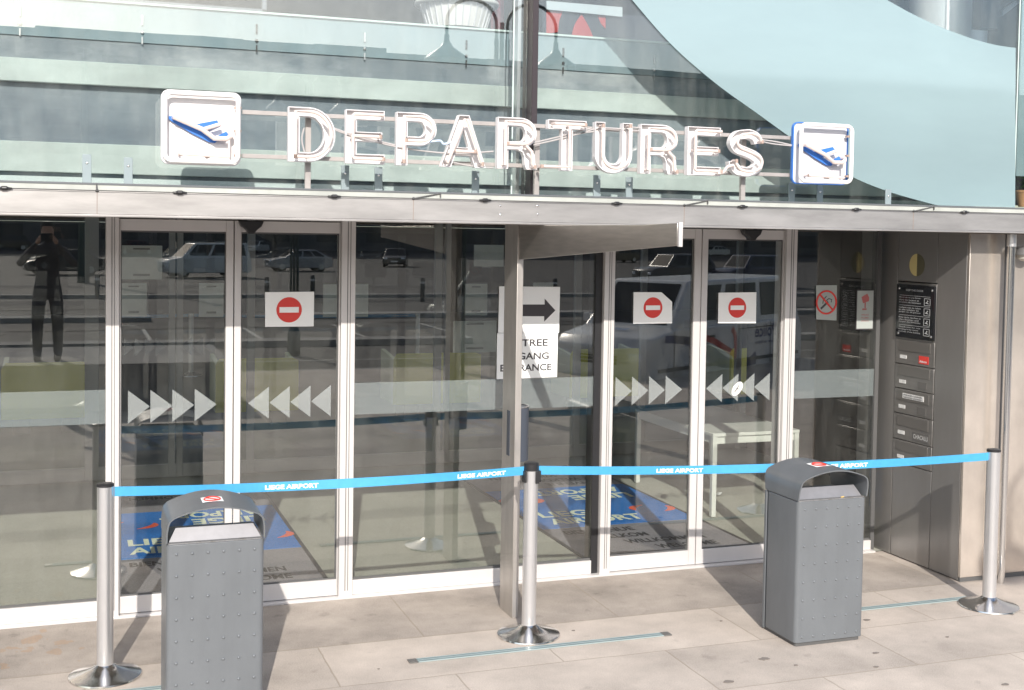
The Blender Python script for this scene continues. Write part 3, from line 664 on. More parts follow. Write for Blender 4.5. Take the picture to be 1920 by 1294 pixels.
for k in range(60):
    a = random.random()*6.28; r_ = rw*random.random()*.8; h = .05+random.random()*.16
    px_, py_ = xc+r_*math.cos(a), Yb+r_*math.sin(a); dx, dy = random.uniform(-.06, .06), random.uniform(-.06, .06)
    kb.add([(px_-.012, py_, zt-.02), (px_+.012, py_, zt-.02), (px_+dx+.004, py_+dy, zt+h), (px_+dx-.004, py_+dy, zt+h)], [(0, 1, 2, 3)])
obj('plant_leaves', kb, mat('leaf_green', (.05, .12, .04), .6), t)
# red and black poster
Yp = 8.2
def pq(pts, Y): return [on_y(a, b, Y) for a, b in pts]
t = thing('wall_poster', 'black poster with red curved shapes behind the upper glass right of the mast', 'poster', (on_y(1080, 40, Yp)[0], Yp, 3.9))
obj('poster_board', MB().prism(pq([(1017, 18), (1270, 34), (1270, 110), (1017, 95)], Yp), Yp, Yp+.02), mat('poster_black', (.03, .035, .05), .5), t)
pred = mat('poster_red', (.42, .05, .05), .5)
obj('red_shape', MB().prism(pq([(1024, 19), (1055, 21), (1048, 40), (1046, 60), (1024, 64)], Yp), Yp-.004, Yp-.001), pred, t)
obj('red_shape', MB().prism(pq(catmull([(1090, 27), (1078, 45), (1072, 66), (1074, 80), (1112, 82), (1108, 60), (1098, 40), (1090, 27)], 5)[:-1], Yp), Yp-.004, Yp-.001), pred, t)
obj('red_shape', MB().prism(pq([(1120, 28), (1135, 30), (1135, 54), (1126, 44)], Yp), Yp-.004, Yp-.001), pred, t)
obj('white_strip', MB().prism(pq([(1024, 2), (1166, 14), (1166, 32), (1024, 18)], Yp-.02), Yp-.03, Yp-.02), mat('poster_pale', (.45, .52, .56), .5), t)
t = thing('wall_poster', 'small dark red panel behind the glass just left of the mast', 'poster', (on_y(935, 30, Yp)[0], Yp, 3.9))
obj('poster_board', MB().prism(pq([(918, 0), (945, 0), (945, 70), (922, 68)], Yp), Yp, Yp+.02), mat('poster_maroon', (.17, .05, .07), .5), t)
# round column
Yc = 7.9; xa = on_y(1722, 0, Yc)[0]; xb = on_y(1836, 0, Yc)[0]; zc_ = on_y(1790, 70, Yc)[1]
t = thing('round_column', 'thick white round column behind the glass at the top right', 'column', ((xa+xb)/2, Yc, zc_))
obj('column_shaft', MB().lathe([((xb-xa)/2, 0), ((xb-xa)/2, 2.2)], (xa+xb)/2, Yc, zc_-.3, 48), mat('column_white', (.75, .78, .80), .35, .2), t, smooth=True)
obj('column_base', MB().lathe([((xb-xa)/2+.03, 0), ((xb-xa)/2+.03, .1)], (xa+xb)/2, Yc, zc_-.35, 48), dark_up, t, smooth=True)
t = thing('window_post', 'dark square upright behind glass right of the round column', 'post', (on_y(1858, 0, 7.2)[0], 7.2, 3.9))
obj('upright', MB().box(on_y(1841, 0, 7.4)[0], on_y(1876, 0, 7.4)[0], 7.4, 7.5, 3.9, 5.4), mat('upright_dark', (.05, .06, .08), .5), t)
obj('diagonal_brace', MB().prism(pq([(1880, 20), (1910, 0), (1918, 0), (1880, 30)], 7.4), 7.4, 7.43), mat('brace', (.16, .19, .22), .5), t)
t = thing('potted_plant', 'terracotta pot with a green plant at the far right edge above the canopy', 'plant', (on_y(1917, 375, 6.75)[0], 6.75, 2.6))
x, z = on_y(1919, 388, 6.75)
obj('pot', MB().lathe([(.035, 0), (.055, .10), (.06, .10), (.06, .115), (.05, .115)], x, 6.75, z, 24), mat('terracotta', (.45, .25, .12), .7), t, smooth=True)
kb = MB()
for k in range(90):
    a = random.random()*6.28; r_ = .05*random.random(); h = random.uniform(.02, .11); q = Vector((x+r_*math.cos(a), 6.75+r_*math.sin(a), z+.115+h)); s_ = .014
    n_ = Vector((random.uniform(-1, 1), random.uniform(-1, 1), random.uniform(-1, 1))).normalized(); u = n_.orthogonal().normalized()*s_; v = n_.cross(u)
    kb.add([q-u, q-v*.5, q+u, q+v*.5], [(0, 1, 2, 3)])
obj('leaves', kb, MC['leaf_green'], t)

# ================================================================== DEPARTURES SIGN
SY = 6.42
t = thing('departures_sign', 'white neon letters DEPARTURES on a rail between two take-off pictogram panels', 'sign', (3.5, SY, fz1))
def arc(cx, cy, rx, ry, a0, a1, n=12): return [(cx+rx*math.cos(R(a0+(a1-a0)*k/n)), cy+ry*math.sin(R(a0+(a1-a0)*k/n))) for k in range(n+1)]
S_ = .19   # stroke
# outlines in a unit-high box; each glyph: (width, [outer, holes...], [tube paths])
G = {}
G['D'] = (.84, [[(0, 0), (0, 1), (.36, 1)]+arc(.36, .5, .48, .5, 90, -90, 18)[1:], [(S_, .16), (.36, .16)]+arc(.36, .5, .29, .34, -90, 90, 16)[1:]+[(S_, .84)]],
      [[(.1, .08), (.1, .92), (.36, .92)]+arc(.36, .5, .385, .42, 90, -90, 14)+[(.1, .08)]])
G['E'] = (.70, [[(0, 0), (0, 1), (.70, 1), (.70, .83), (S_, .83), (S_, .59), (.66, .59), (.66, .42), (S_, .42), (S_, .17), (.71, .17), (.71, 0)]],
      [[(.66, .915), (.12, .915), (.1, .89), (.1, .11), (.12, .085), (.66, .085)], [(.1, .505), (.60, .505)]])
G['P'] = (.72, [[(0, 0), (0, 1), (.42, 1)]+arc(.42, .69, .30, .31, 90, -90, 16)[1:]+[(S_, .38), (S_, 0)], [(S_, .54), (.40, .54)]+arc(.40, .69, .13, .15, -90, 90, 12)[1:]+[(S_, .84)]],
      [[(.1, .06), (.1, .92), (.42, .92)]+arc(.42, .69, .22, .23, 90, -90, 12)+[(.14, .46)]])
G['A'] = (.86, [[(0, 0), (.34, 1), (.53, 1), (.86, 0), (.66, 0), (.59, .22), (.26, .22), (.19, 0)], [(.31, .37), (.54, .37), (.43, .74)]],
      [[(.09, .06), (.42, .92), (.46, .92), (.76, .06)], [(.25, .295), (.61, .295)]])
G['R'] = (.74, [[(0, 0), (0, 1), (.42, 1)]+arc(.42, .71, .30, .29, 90, -62, 14)[1:]+[(.645, .36), (.69, .28), (.70, .12), (.74, .02), (.74, 0), (.55, 0), (.52, .08), (.51, .24), (.47, .34), (.38, .38), (S_, .38), (S_, 0)],
      [(S_, .53), (.40, .53)]+arc(.40, .69, .13, .16, -90, 90, 12)[1:]+[(S_, .85)]],
      [[(.1, .06), (.1, .92), (.42, .92)]+arc(.42, .70, .22, .22, 90, -90, 12)+[(.14, .48)], [(.50, .44), (.60, .34), (.61, .10), (.66, .04)]])
G['T'] = (.72, [[(.26, 0), (.26, .83), (0, .83), (0, 1), (.72, 1), (.72, .83), (.46, .83), (.46, 0)]], [[(.08, .92), (.66, .915)], [(.36, .86), (.36, .06), (-.16, .06)]])
G['U'] = (.76, [[(0, 1), (0, .34)]+arc(.38, .36, .38, .38, 180, 360, 20)+[(.76, 1), (.57, 1), (.57, .36)]+arc(.38, .36, .19, .21, 0, -180, 14)+[(S_, 1)]],
      [[(.1, .92), (.1, .36)]+arc(.38, .36, .285, .29, 180, 360, 16)+[(.665, .94)]])
def sstroke(wd):
    c = catmull([(.66, .76), (.60, .88), (.46, .94), (.36, .935), (.20, .90), (.115, .78), (.12, .68), (.20, .59), (.38, .52), (.55, .45), (.66, .36), (.67, .24), (.60, .13), (.46, .065), (.36, .06), (.20, .10), (.11, .20), (.085, .30)], 4)
    c = [(a, .045+b*.91) for a, b in c]
    L_, R__ = [], []
    for i, p in enumerate(c):
        a = Vector(c[max(0, i-1)]); b = Vector(c[min(len(c)-1, i+1)]); d = (b-a).normalized(); n = Vector((-d.y, d.x)); p = Vector(p)
        L_.append(tuple(p+n*wd/2)); R__.append(tuple(p-n*wd/2))
    return L_+R__[::-1], c
so_, sc_ = sstroke(.185)
G['S'] = (.76, [so_], [sc_])
def glyph_mesh(polys, x0, z0, h, y0, depth):
    cu = bpy.data.curves.new('g', 'CURVE'); cu.dimensions = '2D'; cu.fill_mode = 'BOTH'; cu.extrude = depth/2
    for P in polys:
        s = cu.splines.new('POLY'); s.points.add(len(P)-1)
        for q, p in zip(s.points, P): q.co = (p[0]*h, p[1]*h, 0, 1)
        s.use_cyclic_u = True
    o = bpy.data.objects.new('g', cu); C.objects.link(o); dg = bpy.context.evaluated_depsgraph_get()
    me = bpy.data.meshes.new_from_object(o.evaluated_get(dg)); m = MB()
    m.add([(x0+v.co.x, y0-v.co.z, z0+v.co.y) for v in me.vertices], [tuple(p.vertices) for p in me.polygons])
    bpy.data.objects.remove(o); bpy.data.curves.remove(cu); bpy.data.meshes.remove(me); return m
LT = 'D E P A R T U R E S'.split()
LXp = [(540, 303, 626), (647, 306, 718), (742, 309, 815), (825, 312, 908), (931, 316, 1004), (1025, 319, 1095), (1113, 325, 1181), (1198, 325, 1268), (1286, 328, 1346), (1364, 331, 1426)]
zlo = on_y(742, 309, SY)[1]; zhi = on_y(744, 211, SY)[1]; hL = zhi-zlo
TUB = .055
for ch, (pa, pb, pc) in zip(LT, LXp):
    x0, _ = on_y(pa, pb, SY); x1, _ = on_y(pc, pb, SY); wd, polys, tubes = G[ch]
    sx = (x1-x0)/(wd*hL)
    sq = lambda P: [(p[0]*sx, p[1]) for p in P]
    m = glyph_mesh([sq(P) for P in polys], x0, zlo, hL, SY+.02, .004)
    lt = obj('letter', m, white, t)
    # raised rim round each outline
    rim = MB()
    for P in polys:
        Q = [(x0+p[0]*sx*hL, zlo+p[1]*hL) for p in P]; n = len(Q)
        vs = [(a, SY-.020, b) for a, b in Q]+[(a, SY+.024, b) for a, b in Q]
        cx_ = sum(a for a, b in Q)/n; vs2 = []
        rim.add(vs, [(i, (i+1) % n, (i+1) % n+n, i+n) for i in range(n)])
    ro = obj('letter_rim', rim, white_s, lt)
    sm = ro.modifiers.new('thickness', 'SOLIDIFY'); sm.thickness = .005; sm.offset = 0
    tm = MB()
    for P in tubes:
        pts = [(x0+p[0]*sx*hL, SY-TUB, zlo+p[1]*hL) for p in P]
        if math.dist(pts[0], pts[-1]) > .01:
            pts = [(pts[0][0], SY-.01, pts[0][2])]+pts+[(pts[-1][0], SY-.01, pts[-1][2])]
        tm.tube(pts, .0095, 8)
    obj('neon_tube', tm, neon, lt, smooth=True)
    for P in tubes:
        for p in (P[0], P[-1])[(1 if len(tubes) > 1 else 0):]:
            ch_ = MB().tube([(x0+p[0]*sx*hL+.001, SY-TUB-.002, zlo+p[1]*hL-.010), (x0+p[0]*sx*hL+.001, SY-TUB-.002, zlo+p[1]*hL+.010)], .0102, 8)
            obj('tube_cap', ch_, mat('tube_cap_brown', (.36, .27, .23), .6), lt, smooth=True)
xa, xb = on_y(455, 300, SY)[0], on_y(1490, 300, SY)[0]
zr1 = on_y(500, 211, SY)[1]; zr0 = on_y(500, 293, SY)[1]
for z_ in (zr1, zr0): obj('rail', MB().box(xa, xb, SY+.030, SY+.052, z_-.011, z_+.011), rail_m, t, bevel=.001)
for px in (577, 1006, 1393):
    x = on_y(px, 340, SY+.06)[0]
    obj('leg', MB().box(x-.015, x+.015, SY+.054, SY+.078, fz1+.032, zr1), rail_m, t, bevel=.001)
# cables slung between letters
def cab(pts, Y=SY+.008, r=.0045):
    P = [(on_y(a, b, Y)[0], Y, on_y(a, b, Y)[1]) for a, b in catmull(pts, 5)]
    return MB().tube(P, r, 6)
for pts in ([(627, 243), (645, 250), (700, 265), (742, 275), (800, 284), (860, 288), (925, 284)], [(570, 240), (566, 262), (572, 290), (577, 305)], [(625, 240), (660, 252), (740, 272)], [(1000, 272), (1040, 263), (1090, 250), (1115, 247)],
            [(1000, 268), (1050, 256), (1110, 240)], [(1180, 238), (1200, 240)], [(830, 300), (880, 311), (925, 315)], [(1426, 265), (1450, 270), (1488, 274)], [(1426, 262), (1455, 266), (1488, 273)], [(1090, 250), (1130, 240), (1200, 246)]):
    obj('cable', cab(pts), cable_m, t, smooth=True)
obj('cable_loop', cab([(806, 266), (825, 264), (832, 270), (845, 267)], SY-.03, .006), mat('clear_tube', (.55, .68, .85), .2), t, smooth=True)
obj('neon_tube', cab([(1345, 325), (1356, 323), (1364, 313), (1376, 310)], SY-TUB, .0095), neon, t, smooth=True)
def rrect(x0, x1, z0, z1, r, n=6):
    return arc(x1-r, z1-r, r, r, 90, 0, n)+arc(x1-r, z0+r, r, r, 0, -90, n)+arc(x0+r, z0+r, r, r, -90, -180, n)+arc(x0+r, z1-r, r, r, 180, 90, n)
def pictogram(bx, by, ex, ey, face, tubecol, edge, label, fr_off, fpx):
    x0, z1 = on_y(bx, by, SY-.01); x1, z0 = on_y(ex, ey, SY-.01)
    W = x1-x0; H_ = z1-z0
    p = obj('pictogram_panel', MB().prism(rrect(x0, x1, z0, z1, .035), SY+.0, SY+.012), face, t); p['label'] = label
    q = rrect(x0, x1, z0, z1, .035); n = len(q)
    rd = .035 if edge is white_s else .008
    rim = MB().add([(a, SY-rd, b) for a, b in q]+[(a, SY+.014, b) for a, b in q], [(i, (i+1) % n, (i+1) % n+n, i+n) for i in range(n)])
    ro = obj('panel_rim', rim, edge, p); s = ro.modifiers.new('thickness', 'SOLIDIFY'); s.thickness = .006; s.offset = 0
    fo = fr_off; q = rrect(x0+.014, x1-.014, z0+.014, z1-.014, .035)
    obj('neon_frame', MB().tube([(a+fo[0], SY-.055, b+fo[1]) for a, b in q], .0125, 8, closed=True), tubecol, p, smooth=True)
    F = lambda u, v, Y: (x0+u*W, Y, z1-v*H_)
    pl = lambda pts, y0, y1, m, nm: obj(nm, MB().prism([(F(u, v, 0)[0], F(u, v, 0)[2]) for u, v in pts], SY-y0, SY-y1), m, p)
    pl([(.09, .355), (.15, .345), (.42, .505), (.60, .605), (.72, .645), (.68, .695), (.60, .685), (.38, .575), (.13, .425), (.09, .39)], .020, .004, blue, 'plane_body')
    pl([(.38, .46), (.70, .38), (.74, .43), (.50, .56)], .022, .006, blue, 'plane_wing')
    pl([(.66, .63), (.82, .53), (.85, .57), (.80, .66), (.68, .67)], .024, .008, blue, 'plane_tail')
    T = SY-.055
    def tb(pts): return [F(u, v, T) for u, v in pts]
    m = MB().tube([F(.15, .37, SY-.01)]+tb([(.15, .37), (.50, .52), (.66, .64), (.82, .64), (.87, .60), (.87, .57)])+[F(.87, .57, SY-.01)], .0125, 8)
    m.tube(tb([(.50, .53), (.74, .44)]), .0105, 8).tube(tb([(.85, .63), (.85, .88)]), .006, 8).tube([F(.22, .87, SY-.01)]+tb([(.22, .87), (.86, .89)]), .0075, 8)
    obj('neon_tube', m, neon, p, smooth=True)
    obj('tube_cap', MB().tube([F(.21, .87, SY-.05), F(.26, .872, SY-.05)], .009, 8), MC['tube_cap_brown'], p, smooth=True)
    obj('tube_cap', MB().tube([F(.56, .89, SY-.02), F(.59, .90, SY-.05)], .007, 8), MC['tube_cap_brown'], p, smooth=True)
    for v in (.20, .52, .86): obj('tube_clip', MB().box(x1-.03, x1+.004, SY-.045, SY-.02, z1-v*H_-.006, z1-v*H_+.006), MC['tube_cap_brown'], p)
pictogram(303, 169, 449, 311, white, white, white_s, 'white panel at the left end of the letters', (.0, .0), None)
pictogram(1489, 229, 1588, 347, panel_grey, white, blue, 'grey panel with blue edge at the right end of the letters', (.010, .0), None)

# ================================================================== STANCHIONS AND BELTS
base_prof = [(.178, 0), (.182, .004), (.180, .012), (.165, .017), (.12, .028), (.07, .046), (.047, .060), (.040, .066)]
def stanchion(x, y, label, h=1.0, rz=0, clips=False):
    t = thing('barrier_post', label, 'barrier post', (x, y, 0), rz, group='belt barrier posts')
    lobj('base', MB().lathe(base_prof, 0, 0, 0, 48), chrome, t, smooth=True)
    hc = .045 if clips else .016
    lobj('tube', MB().lathe([(.041, .06), (.041, h-hc)], 0, 0, 0, 32), satin, t, smooth=True)
    hd = MB().lathe([(.0405, h-hc+.0001), (.043, h-hc+.001), (.043, h-.004), (.037, h), (0, h)], 0, 0, 0, 32)
    lobj('cap', hd, black, t, smooth=True)
    if clips:
        for s in (-1, 1): lobj('belt_slot', MB().box(s*.038, s*.050, -.030, .024, h-.11, h-.045), black, t, bevel=.002)
        lobj('belt_slot', MB().box(.012, .034, -.046, -.036, h-.115, h-.045), black, t, bevel=.002)
    return t
P1 = (on_z(197, 1268)[0], on_z(197, 1268)[1]); P2 = on_z(991, 1191); P3 = on_z(1854, 1137)
stanchion(*P1, 'steel belt post on a round base beside the left litter bin, leftmost of the row')
stanchion(*P2, 'steel belt post on a round base in front of the flat steel support post', clips=True)
stanchion(*P3, 'steel belt post on a round base near the corner wall, rightmost of the row')
def belt(a, b, sag, label, texts, z0=.955, za=None, hw=.025, name='barrier_belt'):
    a = Vector((*a, 0)); b = Vector((*b, 0)); d = (b-a); Lb = d.length; u = d/Lb; n = Vector((u.y, -u.x, 0))   # n points to the viewer
    if n.y > 0: n = -n
    t = thing(name, label, 'belt', (*((a+b)/2)[:2], z0), group='blue belts stretched between the posts')
    K = 40; vs = []
    zc = lambda s: z0-sag*4*s*(1-s)
    for k in range(K+1):
        s = k/K; p = a+d*s; tw = .004*math.sin(s*9)
        for o_ in (-.0006, .0006):
            vs += [p+n*(o_+tw)+Vector((0, 0, zc(s)+hw)), p+n*(o_-tw)+Vector((0, 0, zc(s)-hw))]
    f = []
    for k in range(K):
        i = k*4; j = i+4
        f += [(i, i+1, j+1, j), (i+2, j+2, j+3, i+3), (i, j, j+2, i+2), (i+1, i+3, j+3, j+1)]
    bo = obj('webbing', MB().add(vs, f), ribbon, t)
    for s0, s1 in texts:
        tx = MB()
        v2, f2, W, H_ = text('LIEGE AIRPORT', 1, .035, ((s1-s0)*Lb, .024))
        if (b-a).x < 0: pass
        out = []
        for q in v2:
            s = s0+q[0]/Lb; p = a+d*s; tw = .004*math.sin(s*9); zf = (q[1]-.012)/hw
            out.append(p+n*(.0022+tw*zf)+Vector((0, 0, zc(s)-.002+(q[1]-.012))))
        tx.add(out, f2); obj('lettering', tx, txt_w, t)
    return t
def sfrac(a, b, px):     # place along a-b seen at column px
    lo, hi_ = 0, 1
    for _ in range(40):
        m = (lo+hi_)/2; p = Vector((a[0]+(b[0]-a[0])*m, a[1]+(b[1]-a[1])*m, .95-EYE)); q = FPX*p.dot(RT)/p.dot(_f)+CX
        if q < px: lo = m
        else: hi_ = m
    return lo
A1 = (P1[0]+.045, P1[1]); B1 = (P2[0]-.045, P2[1]); A2 = (P2[0]+.045, P2[1]-.01); B2 = (P3[0]-.04, P3[1])
belt(A1, B1, .020, 'blue belt with white airport lettering running from the left post past the left bin', [(sfrac(A1, B1, 497), sfrac(A1, B1, 597)), (sfrac(A1, B1, 858), sfrac(A1, B1, 948))])
belt(A2, B2, .030, 'blue belt with white airport lettering running behind the right bin to the right post', [(sfrac(A2, B2, 1231), sfrac(A2, B2, 1318)), (sfrac(A2, B2, 1540), sfrac(A2, B2, 1627))])

# ================================================================== LITTER BINS
def dimple_rows(x0, x1, z0, z1, y):
    m = MB()
    for i in range(6):
        for j in range(8):
            m.dome((x0+(x1-x0)*i/5, y, z0+(z1-z0)*j/7), .0085, .0062, (0, -1, 0), 8)
    return m
def litter_bin(x, y, label):
    """x, y = middle of the front face"""
    t = thing('litter_bin', label, 'litter bin', (x, y, 0), group='grey metal litter bins')
    W = .226; D = .35; H_ = .825
    rr = lambda r, w_, y0, y1: arc(w_-r, y0+r, r, r, -90, 0, 5)+arc(w_-r, y1-r, r, r, 0, 90, 5)+arc(-w_+r, y1-r, r, r, 90, 180, 5)+arc(-w_+r, y0+r, r, r, 180, 270, 5)
    lobj('foot', MB().prism(rr(.015, W-.012, .012, D-.012), 0, .022, 'z'), alu_dark, t)
    lobj('body', MB().prism(rr(.024, W, 0, D-.024), .022, H_, 'z'), bin_grey, t, bevel=.003)
    lobj('back_plate', MB().box(-W, W, D-.022, D, .01, H_), bin_grey, t, bevel=.003)
    lobj('dimples', dimple_rows(-W+.045, W-.045, .055, H_-.045, .0005), bin_grey, t, smooth=True)
    lobj('top_deck', MB().prism(rr(.02, W-.004, .004, D-.004), H_+.001, H_+.006, 'z'), deck_m, t)
    # hood: an arched band open to the front and back, its front rim raked
    SH, TP = H_+.118, H_+.176
    def section(yo, grow):
        w2 = W+.003
        o = [(-w2, H_+.008), (-w2+.001, H_+.06), (-w2+.006, SH-.022), (-w2+.013, SH-.004), (-w2+.030, SH+.012)]
        a = w2-.030; o += [(-a+2*a*k/12, SH+.012+(TP-SH-.012)*math.sin(math.pi*k/12)**.9) for k in range(1, 12)]
        o += [(-x_, z_) for x_, z_ in o[4::-1]]
        return o
    th = .007; S = section(0, 0); n = len(S); cen = Vector((0, H_+.08))
    vs = []
    for depth_i, f_ in enumerate((0, 1)):
        for (a, b) in S:
            rake = (b-H_)/.17
            yv = (-.002-.032*rake) if f_ == 0 else (D-.012+.028*rake)
            v = (cen-Vector((a, b))); v.normalize()
            vs += [(a, yv, b), (a+v.x*th, yv, b+v.y*th)]
    f = []
    for i in range(n-1):
        a = 2*i; b = 2*(i+1); c = 2*n+a; d = 2*n+b
        f += [(a, c, d, b), (a+1, b+1, d+1, c+1), (a, b, b+1, a+1), (c, c+1, d+1, d)]
    f += [(0, 1, 2*n+1, 2*n), (2*(n-1), 2*n+2*(n-1), 2*n+2*(n-1)+1, 2*(n-1)+1)]
    hood = lobj('hood', MB().add(vs, f), bin_grey, t, smooth=True)
    fl = MB().add([(-W+.012, .030, H_+.007), (W-.012, .030, H_+.007), (W-.045, .060, H_+.066), (-W+.045, .060, H_+.066), (-W+.012, .036, H_+.007), (W-.012, .036, H_+.007), (W-.045, .066, H_+.066), (-W+.045, .066, H_+.066)],
                  [(0, 1, 2, 3), (7, 6, 5, 4), (0, 4, 5, 1), (1, 5, 6, 2), (2, 6, 7, 3), (3, 7, 4, 0)])
    lobj('ash_plate', fl, plate_l, t)
    lobj('chute', MB().box(-W+.07, W-.07, .12, D-.07, H_+.0065, H_+.012), bin_in, t)
    st = MB(); gy = .13; zt = lambda x_: SH+.012+(TP-SH-.012)*math.sin(math.pi*max(0, min(1, (x_+W-.027)/(2*W-.054))))**.9
    xs_ = [-.055+k*.0125 for k in range(9)]
    vv = []
    for yv in (gy-.05, gy+.06):
        vv += [(q, yv, zt(q)+.0025) for q in xs_]
    st.add(vv, [(i, i+1, i+10, i+9) for i in range(8)])
    s = lobj('sticker', st, paper, t)
    ring = [(.038*math.cos(k*math.pi/12)-.005, gy+.005+.042*math.sin(k*math.pi/12)) for k in range(24)]
    lobj('sticker_ring', MB().tube([(a, b, zt(a)+.0045) for a, b in ring], .0035, 6, closed=True).tube([(-.03, gy+.03, zt(-.03)+.0045), (.022, gy-.022, zt(.02)+.0045)], .0035, 6), red, s)
    return t
b1 = litter_bin(4.037, 5.765, 'grey metal litter bin with arched hood standing whole near the right doors')
b2 = dup(b1, (.622, 5.775, 0), 0, 'grey metal litter bin cut off by the bottom edge, beside the leftmost belt post')
t = thing('cigarette_butt', 'small yellowish cigarette butt lying on the rim of the right litter bin', 'litter', (4.12, 5.78, .84))
obj('butt_paper', MB().tube([(4.10, 5.775, .8355), (4.122, 5.783, .8355)], .004, 8), mat('butt_yellow', (.6, .42, .15), .7), t)

# ================================================================== PAVING INSETS AND SMALL LITTER
def floor_light(px0, py0, px1, py1, label, ends=(1, 1)):
    a = Vector((*on_z(px0, py0), 0)); b = Vector((*on_z(px1, py1), 0)); y = (a.y+b.y)/2
    t = thing('floor_light', label, 'floor light', ((a.x+b.x)/2, y, 0), group='glass light strips set into the paving')
    obj('glass_cover', MB().box(a.x+.05, b.x-.05, y-.022, y+.022, .002, .006), mat('floor_glass', (.23, .30, .31), .25, var=.15, vs=9), t)
    obj('frame', MB().box(a.x+.05, b.x-.05, y-.027, y-.0225, .002, .007).box(a.x+.05, b.x-.05, y+.0225, y+.027, .002, .007).box(a.x+.05, b.x-.05, y-.003, y+.001, .0062, .0072), mat('pale_frame', (.30, .36, .36), .4), t)
    if ends[0]: obj('end_plate', MB().box(a.x, a.x+.048, y-.029, y+.029, .002, .007), mat('end_plate', (.22, .21, .20), .5, .5), t)
    if ends[1]: obj('end_plate', MB().box(b.x-.048, b.x, y-.029, y+.029, .002, .007), mat('end_plate', (.22, .21, .20), .5, .5), t)
floor_light(765, 1241, 1257, 1190, 'long glass light strip set in the paving in front of the middle belt post')
floor_light(1480, 1152, 1838, 1125, 'glass light strip in the paving between the right bin and right belt post')
floor_light(60, 1310, 420, 1285, 'glass light strip in the paving at the foot of the leftmost belt post')
gum = [(1625, 1163, .030), (1433, 1236, .045), (1642, 1225, .028), (1643, 1251, .022), (1492, 1248, .018), (1776, 1195, .016), (1366, 1279, .04), (1898, 1153, .018), (710, 1255, .012), (1075, 1183, .016), (1885, 1284, .03), (1352, 1165, .014)]
for i, (a, b, r_) in enumerate(gum):
    x, y = on_z(a, b); rnd = random.Random(i); r_ *= .72
    poly = [(x+r_*(.7+.5*rnd.random())*math.cos(k*.5236), y+r_*.7*(.6+.6*rnd.random())*math.sin(k*.5236)) for k in range(12)]
    g = obj('gum_spot', MB().prism(poly, .0015, .0035, 'z'), mat('old_gum', (.20, .175, .155), .9), None)
    tag(g, ['dark gum spot on paving just right of the bin foot', 'long dark smear on the paving left of the bin foot', 'dark spot on paving below the right bin', 'small dark spot furthest below the right bin', 'small round spot on the paving left below the right bin', 'faint dark spot on paving below right belt post', 'dark scuff on the paving near the bottom edge, right half', 'dark chip beside the base of the right belt post', 'tiny dark pebble mark left of the long light strip', 'tiny dark fleck beside the middle belt post base', 'dark smear in the bottom right corner of the paving', 'tiny dark fleck in the shadow left of the right bin'][i], 'stain', 'dark spots on the paving')

# ================================================================== VESTIBULE AND HALL BEHIND THE GLASS
IY = 11.5
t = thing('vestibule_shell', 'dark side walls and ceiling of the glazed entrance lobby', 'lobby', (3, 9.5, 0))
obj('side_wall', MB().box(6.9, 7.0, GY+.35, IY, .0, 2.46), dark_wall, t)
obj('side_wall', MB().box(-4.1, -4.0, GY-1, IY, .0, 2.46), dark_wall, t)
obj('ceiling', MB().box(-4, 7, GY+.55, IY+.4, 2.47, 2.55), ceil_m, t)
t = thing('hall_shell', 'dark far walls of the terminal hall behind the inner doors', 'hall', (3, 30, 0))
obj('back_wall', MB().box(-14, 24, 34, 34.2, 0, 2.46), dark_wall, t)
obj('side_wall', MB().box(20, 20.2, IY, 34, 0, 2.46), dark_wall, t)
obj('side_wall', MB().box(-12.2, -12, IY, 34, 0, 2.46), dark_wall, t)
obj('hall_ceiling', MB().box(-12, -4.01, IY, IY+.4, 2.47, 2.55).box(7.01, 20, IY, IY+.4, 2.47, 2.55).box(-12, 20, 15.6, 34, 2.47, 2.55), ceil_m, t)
skm = bpy.data.materials.new('added_light_diffuser'); skm.use_nodes = True; _t = skm.node_tree; _t.nodes.clear()
_o = _t.nodes.new('ShaderNodeOutputMaterial'); _b = _t.nodes.new('ShaderNodeBsdfTranslucent'); _b.inputs['Color'].default_value = (.62, .62, .60, 1); _t.links.new(_b.outputs[0], _o.inputs[0])
obj('added_light_panel', MB().add([(-12, IY+.401, 2.5), (20, IY+.401, 2.5), (20, 15.599, 2.5), (-12, 15.599, 2.5)], [(0, 1, 2, 3)]), skm, t)  # unseen roof panel, added to spread diffuse daylight onto the counters
# inner glass wall
alu_in = mat('inner_aluminium', (.36, .36, .35), .45)
t = thing('inner_glass_wall', 'second glass wall with slim grey frames at the back of the lobby', 'glass wall', (3, IY, 0))
for px, w_ in ((172, .12), (322, .055), (337, .055), (470, .07), (820, .07), (838, .05), (1082, .07), (1205, .06), (1384, .06)):
    x = on_y(px, 640, IY)[0]; obj('frame_post', MB().box(x-w_/2, x+w_/2, IY-.03, IY+.03, .01, 2.46), alu_in, t, bevel=.003)
x0 = on_y(-20, 640, IY)[0]; x1 = on_y(1500, 640, IY)[0]
obj('bottom_rail', MB().box(x0, x1, IY-.025, IY+.025, .01, .13), alu_in, t, bevel=.003)
obj('glass_pane', MB().box(x0, x1, IY-.004, IY+.004, .131, 2.45), g_in, t)
for ax, bx in ((232, 250), (250, 278), (278, 302)): pass
for k in range(4):
    a = on_y(232+k*20, 650, IY-.012)[0]; b = on_y(251+k*20, 650, IY-.012)[0]; z = on_y(250, 651, IY-.012)[1]
    obj('arrow_decal', MB().prism([(a, z-.085), (a, z+.085), (b, z)], IY-.013, IY-.011), frost_a, t)
for k in range(3):
    a = on_y(403-k*22, 650, IY-.012)[0]; b = on_y(382-k*22, 650, IY-.012)[0]
    obj('arrow_decal', MB().prism([(a, z+.085), (a, z-.085), (b, z)], IY-.013, IY-.011), frost_a, t)
